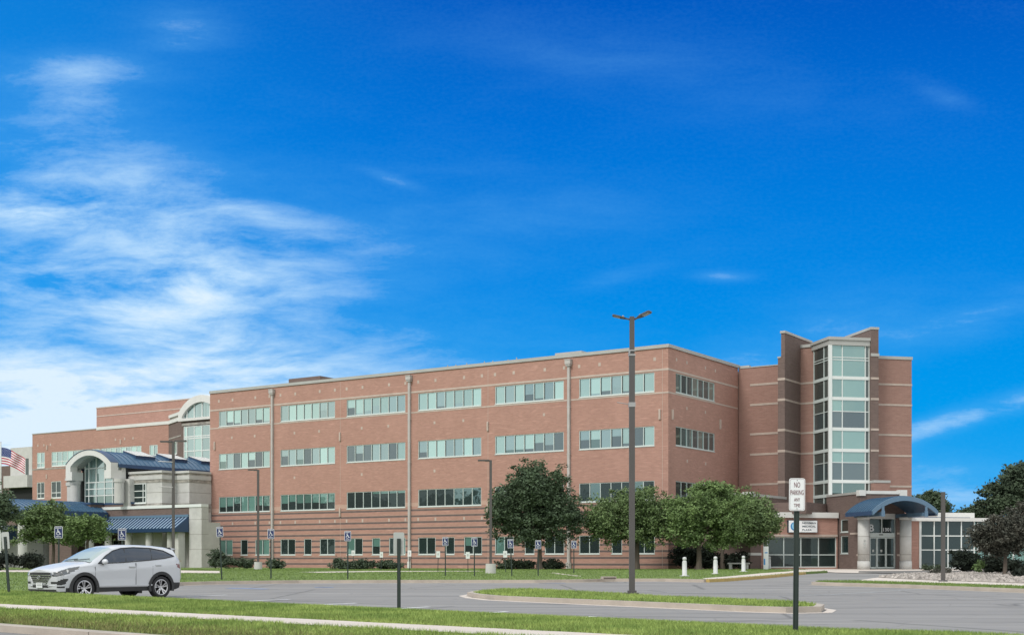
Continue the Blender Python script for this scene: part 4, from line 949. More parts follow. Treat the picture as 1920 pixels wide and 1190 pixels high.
aw2.add([(x0, yb_, 3.95), (x1, yb_, 3.95), (x1, yt, 5.0), (x0, yt, 5.0)], [(0, 1, 2, 3)], 0); aw2.add([(x0, yb_, 3.65), (x1, yb_, 3.65), (x1, yb_, 3.95), (x0, yb_, 3.95)], [(0, 1, 2, 3)], 1)
aw2.add([(x1, yb_, 3.65), (x1, yt, 3.65), (x1, yt, 5.0), (x1, yb_, 3.95)], [(0, 1, 2, 3)], 1)
wo_ = empty('side_awning', (AX, AY, 0), TH, 'ribbed blue lean-to awning at the far left edge behind the tilted sign', 'awning')
a_ = aw2.build('awning_slope', ['ablue', 'blue_d'], wo_); rb_ = MB()
for i in range(16):
    x = x0 + (i + .5) * (x1 - x0) / 16
    rb_.add([(x - .07, yb_, 3.96), (x + .07, yb_, 3.96), (x + .07, yt, 5.01), (x - .07, yt, 5.01), (x - .07, yb_, 4.06), (x + .07, yb_, 4.06), (x + .07, yt, 5.11), (x - .07, yt, 5.11)], [(0, 1, 5, 4), (4, 5, 6, 7), (0, 4, 7, 3), (1, 2, 6, 5)])
rb_.build('awning_rib', 'frame', a_)
mb = MB(); mb.box(x0, yt, GZ, x1, yt + 3, 5.0); mb.build('awning_wall', 'concrete', wo_)
for x in (x1 - .5, x1 - 3.5): mb = MB(); mb.box(x - .25, yb_ + .1, GZ, x + .25, yb_ + .6, 3.66); mb.build('awning_post', 'concrete', wo_)

# ---- rear wing (parallel to the main block, farther away)
WX, WY = -.264 * 162, 162.0
wing = empty('rear_wing', (WX, WY, 0), TH, 'set back three storey brick wing with glazed arched bay at far left', 'building')
wops = [(-26.14, -24.45, 14.10, 16.2), (-23.0, -13.1, 14.2, 16.15), (-13.0, -5.05, 14.6, 16.15), (-3.55, -2.0, 14.2, 16.12), (-26.14, -24.5, 9.95, 12.17), (-23.06, -21.0, 9.95, 12.2)]
mb = MB(); wall(mb, -27.1, 0, GZ, 18.7, wops); mb.add([(-27.1, 0, GZ), (-27.1, 14, GZ), (-27.1, 14, 18.7), (-27.1, 0, 18.7)], [(3, 2, 1, 0)]); mb.build('front_wall', 'brick', wing)
mb = MB(); mb.box(-27.0, .1, 18.0, 0, 14, 18.2); mb.box(-27.15, -.06, 18.701, -13.7, .3, 18.82); mb.build('roof', 'cap', wing)
mb = MB(); mb.box(-13.7, -.08, 18.55, .0, .3, 18.95); mb.build('coping', 'white', wing)
mb = MB(); mb.box(-27.1, -.03, 13.85, -13.0, .02, 14.0); mb.build('stone_band', 'stain', wing)
for i, (a, b, c, d) in enumerate(wops):
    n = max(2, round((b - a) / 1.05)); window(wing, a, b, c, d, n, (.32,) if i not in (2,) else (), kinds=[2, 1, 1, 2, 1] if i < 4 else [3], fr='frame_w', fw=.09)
mb = MB()
for x in (-25.9, -24.6, -23.2, -10.0, -8.2, -6.6): mb.box(x - .12, -.02, 17.0, x + .12, .01, 17.3)
for x in (-23.9, -9.0): mb.box(x - .1, -.08, 16.5, x + .1, .01, 17.1)
mb.box(-24.0 - .1, -.08, 12.6, -24.0 + .1, .01, 13.2); mb.build('accent_block', 'stone', wing, split=True)
mb = MB(); mb.box(-20.65, 5.5, 17.5, 4, 24, 22.35); mb.build('penthouse', 'brick', wing)
mb = MB(); mb.box(-20.7, 5.45, 22.351, 4, 24, 22.5); mb.box(-20.6, 5.46, 21.2, 4, 5.495, 21.34); mb.build('penthouse_cap', 'stone', wing)
# projecting arched bay, in main frame coordinates near (-77..-66, 17)
bay_f = Matrix.Translation((0, 0, 0))
bm_ = MB(); bm_.prism([(.0, .0), (5.2, -2.6), (16, -2.6), (16, 6), (0, 6)], GZ, 18.5, 0); bm_.build('bay_wall', 'brick_d', wing)
mb = MB(); mb.prism([(-.05, -.12), (5.0, -2.64), (5.0, 0), (0, .5)], 18.501, 18.92); mb.prism([(.1, -.10), (4.8, -2.4), (4.8, 0), (0, 1)], 19.25, 19.62); mb.prism([(.3, -.05), (4.7, -2.2), (4.7, 0), (0, 1)], 18.921, 19.25, 1); mb.build('coping', ['white', 'stain'], wing)
bcx, bhw = 8.86, 3.78
oo = arch_pts(bcx, bhw, 19.27, 1.98, 30); ii = arch_pts(bcx, bhw - .62, 18.80, 1.62, 30)
oo = [(bcx - bhw, 18.5)] + oo + [(bcx + bhw, 18.5)]; ii = [(bcx - bhw + .62, 18.5)] + ii + [(bcx + bhw - .62, 18.5)]
mb = MB(); vault(mb, oo, ii, -3.0, -2.2); vault(mb, arch_pts(bcx, bhw + .03, 19.27, 2.03, 30), arch_pts(bcx, bhw, 19.2, 1.95, 30), -2.19, 6, 0); mb.build('bay_arch', 'white', wing)
mb = MB(); mb.box(bcx - bhw, -3.05, 18.3, bcx + bhw, -2.6, 18.62); mb.build('bay_sill', 'white', wing)
mb = MB(); 
def zt2(x): Rr = ((bhw - .62) ** 2 + 1.62 ** 2) / 3.24; return 18.80 + 1.62 - Rr + math.sqrt(max(0, Rr * Rr - (x - bcx) ** 2))
bx = [5.75, 6.3, 7.55, 8.9, 10.2, 11.9]
for x in bx: mb.box(x - .07, -2.72, 18.6, x + .07, -2.6, zt2(x))
ba = mb.build('arched_window', 'frame_w', wing)
mb = MB(); xs = np.linspace(bx[0], bx[-1], 20)
for a, b in zip(xs, xs[1:]): mb.add([(a, -2.65, 18.6), (b, -2.65, 18.6), (b, -2.65, zt2(b)), (a, -2.65, zt2(a))], [(0, 1, 2, 3)])
mb.build('pane', 'g_mid', ba)
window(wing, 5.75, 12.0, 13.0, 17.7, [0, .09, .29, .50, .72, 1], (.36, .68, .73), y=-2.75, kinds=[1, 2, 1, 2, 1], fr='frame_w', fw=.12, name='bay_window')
mb = MB(); mb.box(5.5, -2.82, 17.75, 12, -2.601, 18.05); mb.build('stone_band', 'stain', wing)
TA = Matrix.Rotation(math.atan2(-2.6, 5.2), 4, 'Z')
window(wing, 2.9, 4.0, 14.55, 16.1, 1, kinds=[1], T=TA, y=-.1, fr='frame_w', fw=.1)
mb = MB(TA); mb.box(.1, -.03, 16.6, 5.6, .0, 16.75); mb.build('stone_band', 'stain', wing)
# ---- far concrete building at left edge
cf = empty('concrete_building', (*P2(60, 196), 0), TH, 'pale concrete building with a slit window at the far left edge', 'building')
mb = MB(); cpl = [(-14, 1.5), (-13.3, .4), (-12.0, 0)]
mb.prism([(-5.2, .0), (0, 0), (0, 10), (-6, 10), (-6, .9), (-5.8, .35)], 14.4, 18.75); mb.prism([(-5.2, 0), (-1.8, 0), (-1.8, 10), (-5.2, 10)], 8.6, 14.4); mb.box(-1.2, 0, 14.4 - 4, 0, 10, 14.399)
mb.build('wall', 'concrete', cf)
mb = MB(); mb.box(-5.3, -1.2, 12.6, .5, .0, 14.41) ; mb.build('ledge', 'concrete', cf)
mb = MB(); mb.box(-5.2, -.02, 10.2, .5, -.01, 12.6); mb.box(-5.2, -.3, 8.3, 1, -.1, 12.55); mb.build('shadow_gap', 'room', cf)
mb = MB(); mb.box(-1.5, -.03, 14.5, -.8, -.005, 17.0); mb.build('slit_window', 'g_low', cf)
mb = MB(); mb.box(-14, 1, GZ, -5.3, 8, 16.2); mb.build('brick_wall', 'brick_d', cf)

# ------------------------------------------------------------------ street furniture
def solve_d(py, zf, d=60.0):
    for _ in range(60): d = .5 * d + .5 * (CZ - zf(0, d)) * F_PX / (py - HOR)
    return d
# tall parking lot light
Lx, Ly = 3.67, 39.8; Lz = zlawn(Lx, Ly)
lamp = empty('street_lamp', (Lx, Ly, Lz), 0, 'tall dark double headed lamp on the grass island', 'street lamp')
mb = MB(); mb.box(-.085, -.085, .05, .085, .085, 7.30); mb.box(-.072, -.072, 7.30, .072, .072, 8.48); mb.build('pole', 'pole', lamp)
mb = MB(); mb.box(-.20, -.20, -.02, .20, .20, .05); mb.box(-.13, -.13, .05, .13, .13, .12); mb.build('base_plate', 'pole', lamp)
mb = MB(); mb.box(-.10, -.10, 7.28, .10, .10, 7.33); mb.box(-.095, -.10, 7.42, .10, .095, 7.46); mb.box(-.10, -.10, 7.34, -.06, .06, 7.42); mb.box(-.1, -.1, 5.72, .1, .1, 5.86); mb.build('clamp', 'steel', lamp, split=True)
mb = MB(); mb.tube((-.09, -.05, 5.80), (-.46, -.05, 5.86), .012); mb.build('banner_arm', 'steel', lamp)
def head(parent, sgn, tilt, yaw):
    T = Matrix.Translation((sgn * .07, 0, 8.40)) @ Matrix.Rotation(R(yaw), 4, 'Z') @ Matrix.Rotation(R(-tilt), 4, 'Y')
    h = MB(T); out = [(0, .035), (.12, .04), (.17, .10), (.30, .15), (.52, .15), (.57, .10), (.57, -.10), (.52, -.15), (.30, -.15), (.17, -.10), (.12, -.04), (0, -.035)]
    h.prism(out, -.02, .02); o = h.build('lamp_head', 'pole', parent)
    h = MB(T); h.box(.30, -.11, -.028, .52, .11, -.021); h.build('lamp_lens', 'sback', o)
    h = MB(T); h.cyl(.22, 0, .02, .07, .03, .025, 10); h.build('photocell', 'steel', o)
    return o
head(lamp, 1, 20, -28); head(lamp, -1, 0, 0); 
for o in children(lamp):
    pass
# second head mirrored to the left: rebuild it pointing left
bad = [o for o in children(lamp) if o.name.startswith('lamp_head')][-1]
for c in children(bad): bpy.data.objects.remove(c)
bpy.data.objects.remove(bad)
def head_left(parent):
    T = Matrix.Translation((-.07, 0, 8.40)) @ Matrix.Rotation(R(180 - 6), 4, 'Z') @ Matrix.Rotation(R(-14), 4, 'Y')
    h = MB(T); out = [(0, .035), (.12, .04), (.17, .10), (.30, .15), (.50, .15), (.54, .10), (.54, -.10), (.50, -.15), (.30, -.15), (.17, -.10), (.12, -.04), (0, -.035)]
    h.prism(out, -.02, .02); o = h.build('lamp_head', 'pole', parent)
    h = MB(T); h.box(.30, -.11, -.028, .50, .11, -.021); h.build('lamp_lens', 'sback', o)
    h = MB(T); h.cyl(.22, 0, .02, .07, .03, .025, 10); h.build('photocell', 'steel', o)
head_left(lamp)

def small_lamp(px, d, z_top, label, base=True, arms=(), twohead=False, w=.075):
    x, y = P2(px, d); z = zlawn(x, y); H_ = z_top - z
    e = empty('street_lamp', (x, y, z), 0, label, 'street lamp')
    mb = MB(); mb.box(-w, -w, 0 if not base else .5, w, w, H_); mb.build('pole', 'pole', e)
    if base: mb = MB(); mb.cyl(0, 0, -.05, .56, .31, .29, 24); mb.build('concrete_base', 'concrete', e)
    mb = MB(); mb.box(-.75, -.10, H_ - .06, -w - .001, .10, H_ + .03); mb.box(-.32, -.06, H_ - .08, -w - .001, .06, H_ - .061)
    if twohead: mb.box(w + .001, -.10, H_ - .03, .75, .10, H_ + .06)
    mb.build('lamp_head', 'pole', e)
    for za in arms: mb = MB(); mb.tube((0, -w, za - z), (-.85, -w, za - z + .05), .022); mb.build('banner_arm', 'steel', e)
    return e
small_lamp(920, 75.8, 7.44, 'slim dark lamp with round concrete base left of the big maple')
small_lamp(484, 97.0, 8.36, 'slim dark lamp with round concrete base before the striped wall at left')
small_lamp(325, 75.0, 8.46, 'dark lamp with two white banner arms before the stone pier', False, (7.26, 5.81), True, .068)

# accessible parking signs
def glyph(mb, T, s=1.0, m=0):
    def line(p, q, w):
        p, q = Vector(p), Vector(q); d = (q - p).normalized(); k = Vector((-d.y, d.x)) * w / 2
        plate(mb, [tuple(p - k), tuple(q - k), tuple(q + k), tuple(p + k)], -.004, 0, m, T)
    plate(mb, [(-.012 * s * 1 + .016 * s * math.cos(t), .085 * s + .018 * s * math.sin(t)) for t in np.linspace(0, 6.283, 13)[:-1]], -.004, 0, m, T)
    line((-.012 * s, .07 * s), (-.008 * s, .005 * s), .024 * s); line((-.01 * s, .035 * s), (.035 * s, .035 * s), .015 * s)
    line((-.01 * s, .008 * s), (.04 * s, .004 * s), .02 * s); line((.038 * s, .006 * s), (.062 * s, -.055 * s), .018 * s); line((.06 * s, -.052 * s), (.082 * s, -.045 * s), .016 * s)
    for a in range(100, 360, 20):
        line((-.004 * s + .046 * s * math.cos(R(a)), -.03 * s + .046 * s * math.sin(R(a))), (-.004 * s + .046 * s * math.cos(R(a + 20)), -.03 * s + .046 * s * math.sin(R(a + 20))), .014 * s)
def hc_sign():
    e = empty('parking_sign', (0, 0, 0), 0, 'x', 'sign')
    mb = MB(); mb.box(-.025, -.004, -.3, .025, .004, 2.62); mb.box(-.03, 0, -.3, -.022, .03, 2.6); mb.box(.022, 0, -.3, .03, .03, 2.6); mb.build('post', 'gpost', e)
    T = Matrix.Translation((0, -.012, 2.40))
    mb = MB(); plate(mb, rrect(.305, .457, .035), -.003, 0, 0, T); pn = mb.build('sign_panel', 'swhite', e)
    mb = MB(); plate(mb, rrect(.272, .424, .026), -.006, -.0035, 0, T); mb.build('blue_field', 'sblue', pn)
    T2 = T @ Matrix.Translation((0, -.0065, 0))
    mb = MB(); glyph(mb, T2 @ Matrix.Translation((-.012, 0, -.005)), 1.25); mb.build('wheelchair_symbol', 'swhite', pn)
    text_mesh('RESERVED', .225, .045, 'swhite', pn, T2 @ Matrix.Translation((0, 0, .165)), .004, 'lettering', .02)
    text_mesh('PARKING', .18, .04, 'swhite', pn, T2 @ Matrix.Translation((0, 0, -.165)), .004, 'lettering', .02)
    return e
hc = [(110, 50, 986, 'blue wheelchair parking sign above the white car bonnet', 0), (229, 51, 990, 'blue wheelchair parking sign above the white car roof', 0), (416, 59.3, 987, 'leaning blue wheelchair sign nearest the stone pier', -2.2),
      (508, 61, 991, 'blue wheelchair parking sign before the leftmost downspout', 0), (652, 60.5, 995, 'blue wheelchair parking sign before the wide shrub', 0), (835, 68, 1006, 'blue wheelchair parking sign right of the second downspout', .0),
      (889.5, 67, 1007, 'blue wheelchair parking sign left of the lamp with concrete base', 0), (961, 67, 1010, 'leaning green posted wheelchair sign left of the maple trunk', -2.5), (1009, 68, 1012, 'blue wheelchair parking sign touching the maple trunk', 0), (1076, 76, 1013, 'small blue wheelchair sign right of the maple crown', 0)]
proto = None
for px, d, ytop, lab, lean in hc:
    x, y = P2(px, d); z = zlawn(x, y); top = CZ + (HOR - ytop) * d / F_PX
    o = hc_sign() if proto is None else copy_thing(proto, (0, 0, 0)); proto = proto or o
    o.location = (x, y, top - 2.63); o['label'] = lab; o['group'] = 'wheelchair parking signs along the lot edge'
    o.rotation_euler = (0, R(lean), R(random.uniform(-4, 4)) + math.atan2(-x, y) * .3)
# small white lawn markers
mk0 = None
for px, yt_, yb_2, lab in ((663, 1031, 1067, 'small white lawn sign beside the third wheelchair sign'), (714.5, 1034, 1067.5, 'small white lawn sign left of the plain sign back'), (767.5, 1031, 1069.5, 'small white lawn sign before the second downspout'),
                           (821, 1032.5, 1071, 'small white lawn sign midway between downspout and wheelchair signs'), (877.5, 1034, 1073, 'small white lawn sign touching a wheelchair sign post'), (948, 1032, 1072, 'small white lawn sign in front of the hedge by the lamp base')):
    d = solve_d(yb_2, zlawn); x, y = P2(px, d); z = zlawn(x, y)
    if mk0 is None:
        mk0 = empty('lawn_sign', (0, 0, 0), 0, 'x', 'sign')
        mb = MB(); mb.box(-.02, -.01, -.1, .02, .02, 1.0); mb.build('post', 'gpost', mk0)
        mb = MB(); plate(mb, rrect(.24, .40, .02), -.02, -.011, 0, Matrix.Translation((0, 0, 1.12))); pn = mb.build('sign_panel', 'frame_w', mk0)
        mb = MB(); mb.box(-.04, -.024, 1.06, .04, -.021, 1.2); mb.build('printed_mark', 'sback', pn); o = mk0
    else: o = copy_thing(mk0, (0, 0, 0))
    zt3 = CZ + (HOR - yt_) * d / F_PX; o.location = (x, y, zt3 - 1.32); o['label'] = lab; o['group'] = 'small white lawn signs'; o.rotation_euler = (0, R(random.uniform(-2, 2)), R(random.uniform(-5, 5)))
# no-parking signs (one seen from the front, two from the back)
def np_sign(name, back=False):
    e = empty(name, (0, 0, 0), 0, 'x', 'sign')
    mb = MB()
    mb.box(-.034, .0, -.6, .034, .012, 2.2); mb.box(-.036, -.02 if not back else .0, -.6, -.028, .028, 2.2); mb.box(.028, -.02 if not back else 0, -.6, .036, .028, 2.2)
    mb.build('post', 'gpost', e)
    T = Matrix.Translation((0, -.03, 2.10))
    mb = MB(); plate(mb, rrect(.222, .457, .032, 7), -.003, 0, 0, T); pn = mb.build('sign_panel', 'sback' if back else 'swhite', e)
    if not back:
        mb = MB(); o_, i_ = rrect(.200, .435, .024, 7), rrect(.194, .429, .022, 7); n = len(o_)
        mb.add([(x, -.0335 - .003, z) for x, z in o_] + [(x, -.0335 - .003, z) for x, z in i_], [(i, (i + 1) % n, (i + 1) % n + n, i + n) for i in range(n)], 0, Matrix.Translation((0, 0, 2.10))); mb.build('border', 'sred', pn)
        for s_, w, h, z in (('NO', .082, .075, .135), ('PARKING', .180, .070, .028), ('ANY', .080, .048, -.072), ('TIME', .084, .048, -.152)):
            text_mesh(s_, w, h, 'sred', pn, T @ Matrix.Translation((0, -.0035, z)), .003, 'lettering', .0)
        mb = MB()
        for z in (.198, -.198): mb.cyl(0, 0, 0, .008, .006, n=10, T=T @ Matrix.Translation((0, 0, z)) @ Matrix.Rotation(R(90), 4, 'X'))
        mb.build('bolt', 'gpost', pn)
    return e
o = np_sign('no_parking_sign'); o.location = (*P2(1491.5, 18.3), CZ + (1050 - 896) * 18.3 / F_PX - 2.33); o['label'] = 'white NO PARKING ANY TIME sign on a dark green post'
o.rotation_euler = (0, R(.5), R(-6))
o = np_sign('sign_back', True); o.location = (*P2(748, 26.6), CZ + (1050 - 997) * 26.6 / F_PX - 2.33); o['label'] = 'plain grey sign back on a green post at the lot edge'; o.rotation_euler = (0, 0, R(180)); 
for c in children(o): pass
o.rotation_euler = (0, 0, R(8)); 
# seen from behind: the post stands nearer to us than the plate
for c in children(o):
    if c.name.startswith('sign_panel'): c.location = (0, .062, 0)
o2 = copy_thing(o, (*P2(19.5, 35.0), 0), R(-12), 'tilted grey sign back on a leaning green post at far left'); o2.location = (-(960 - 19.5) / F_PX * 35, 35, CZ + (1050 - 996) * 35 / F_PX - 2.33); o2.rotation_euler = (0, R(-4.5), R(-12))
# plain square post by the rock bed
mb = MB(); mb.box(-.075, -.075, -.1, .075, .075, 3.85); mb.cyl(0, 0, -.05, .06, .22, .18, 14); x, y = P2(1768.3, 56.0)
o = mb.build('bare_post', 'pole'); o.location = (x, y, zlawn(x, y)); tag(o, 'bare square dark post without a sign beside the rock bed', 'post')
# bollards
b0 = None
for px, yb3, lab in ((1283.5, 1079.5, 'white bollard farthest left on the lawn, beside the painted kerb'), (1341.5, 1075.5, 'second white bollard from the left, before the tree trunk'), (1394, 1071, 'third white bollard from the left on the lawn corner'), (1442.5, 1066, 'white bollard nearest the storefront glazing')):
    d = solve_d(yb3, zlawn); x, y = P2(px, d)
    if b0 is None:
        b0 = empty('bollard', (0, 0, 0), 0, 'x', 'bollard'); mb = MB()
        mb.lathe([(.0, .0), (.26, .0), (.26, .03), (.125, .045), (.118, .72), (.11, .76), (.095, .79), (.085, .80), (.085, .84), (.10, .85), (.105, .90), (.10, .95), (.07, .985), (0, 1.0)], 20); mb.build('body', 'bollard', b0, True)
        mb = MB(); mb.lathe([(.098, .785), (.087, .80), (.087, .84), (.098, .852)], 20); mb.build('light_gap', 'sback', b0); o = b0
    else: o = copy_thing(b0, (0, 0, 0))
    o.location = (x, y, zlawn(x, y)); o['label'] = lab; o['group'] = 'white bollards on the lawn corner'
# blue and white door sign beside the storefront
x, y = P2(1436, 95.5); e = empty('totem_sign', (x, y, zlawn(x, y)), R(6), 'narrow white and blue upright sign left of the storefront', 'sign')
mb = MB(); mb.box(-.19, -.04, .0, .19, .04, 1.7); mb.build('panel', 'frame_w', e); mb = MB(); mb.box(-.17, -.045, .35, -.06, -.041, .80); mb.box(-.1, -.045, 1.2, .12, -.041, 1.28); mb.build('blue_patch', 'lblue', e)
# bench near the dark shrubs
x, y = P2(1385, 97.5); e = empty('bench', (x, y, zlawn(x, y)), R(-20), 'low grey stone bench in the shade beside the dark shrubs', 'bench')
mb = MB(); mb.box(-.8, -.2, .40, .8, .2, .50); mb.build('seat', 'concrete', e)
for s_ in (-.6, .6): mb = MB(); mb.box(s_ - .1, -.17, 0, s_ + .1, .17, .399); mb.build('leg', 'concrete', e)
# bin behind the car
x, y = P2(331, 60); e = empty('litter_bin', (x, y, zlawn(x, y)), 0, 'square tan litter bin standing behind the white car', 'bin')
mb = MB(); mb.box(-.16, -.16, 0, .16, .16, .82); mb.build('body', 'concrete', e); mb = MB(); mb.box(-.18, -.18, .821, .18, .18, .88); mb.build('lid', 'stone', e)
# wheel stops
ws = None
for px0, px1, y, lab in ((741, 790, 1088.8, 'white wheel stop farthest left on the kerb line'), (866, 921, 1088.6, 'white wheel stop second from the left'), (923, 962, 1088.0, 'white wheel stop left of the maple, third from the left'), (1007, 1046, 1087.6, 'white wheel stop in front of the maple trunk'), (1050, 1092, 1087.3, 'white wheel stop farthest right on the kerb line')):
    d = solve_d(y + 2.2, zlot); xa, xb = P2(px0, d)[0], P2(px1, d)[0]; L_ = (xb - xa)
    mb = MB(); mb.T = Matrix.Rotation(R(90), 4, 'Z') @ Matrix.Rotation(R(90), 4, 'X'); h = L_ / 2
    mb.prism([(-.12, 0), (.12, 0), (.09, .12), (-.09, .12)], -h, h); o = mb.build('wheel_stop', 'kerb_w'); o.location = ((xa + xb) / 2, d, zlot(0, d) + .008); tag(o, lab, 'wheel stop', 'white wheel stops on the kerb line')
d = 61.5; x, y = P2(1138, d); mb = MB(); mb.box(-.32, -.25, 0, .32, .25, .12); mb.box(-.28, -.27, .02, .28, -.251, .08, 1); o = mb.build('drain_inlet', ['kerb', 'joint']); o.location = (x, y - 1.0, zlawn(x, y)); o.rotation_euler = (0, 0, R(8)); tag(o, 'low concrete drain inlet in the kerb behind the lamp island', 'drain')

# flag
fx, fy = P2(1.5, 105); fz0 = .9
fl = empty('flagpole', (fx, fy, fz0), 0, 'white flagpole at the far left edge', 'flagpole')
mb = MB(); mb.cyl(0, 0, 0, 10.2, .07, .045, 14); mb.build('pole', 'frame_w', fl)
mb = MB(); mb.cyl(0, 0, 10.2, 10.28, .05, .03, 10); mb.build('finial', 'steel', fl)
fm_ = MB(); NX, NZ = 44, 26; fw_, fh = 2.25, 1.35
def fpt(u, v):   # u along the fly 0..1, v down 0..1
    droop = u * u * .75 + u * .28; wv_ = .10 * math.sin(u * 9 + v * 1.5) * u + .05 * math.sin(u * 17 + v * 4) * u
    return (u * fw_ * .86 - v * .05 * u, wv_ * 1.5, -v * fh * (1 - .12 * u) - droop + .05 * math.sin(u * 8) * u)
for i in range(NX):
    for j in range(NZ):
        u0, u1, v0, v1 = i / NX, (i + 1) / NX, j / NZ, (j + 1) / NZ
        stripe = int(v0 * 13 + 1e-6); canton = u0 < .4 and v0 < 7 / 13 - .001
        fm_.add([fpt(u0, v0), fpt(u0, v1), fpt(u1, v1), fpt(u1, v0)], [(0, 1, 2, 3)], 2 if canton else (0 if stripe % 2 == 0 else 1))
fo = fm_.build('flag', ['fred', 'fwhite', 'fblue'], None, True); fo.location = (fx + .06, fy, CZ + (1050 - 838) * 105 / F_PX); tag(fo, 'stars and stripes flag flying and drooping from the white pole', 'flag')
sb = MB()
for r in range(9):
    for c in range(6 if r % 2 == 0 else 5):
        u, v = (.4 / 12) * (1 + 2 * c + (r % 2)), (7 / 13 / 10) * (r + 1); p = fpt(u, v)
        q = [(p[0] + (.022 if k % 2 == 0 else .010) * math.sin(6.283 * k / 10), p[1] - .012, p[2] + (.022 if k % 2 == 0 else .010) * math.cos(6.283 * k / 10)) for k in range(10)]
        sb.add(q, [tuple(range(10))])
sb.build('star_field', 'fwhite', fo)

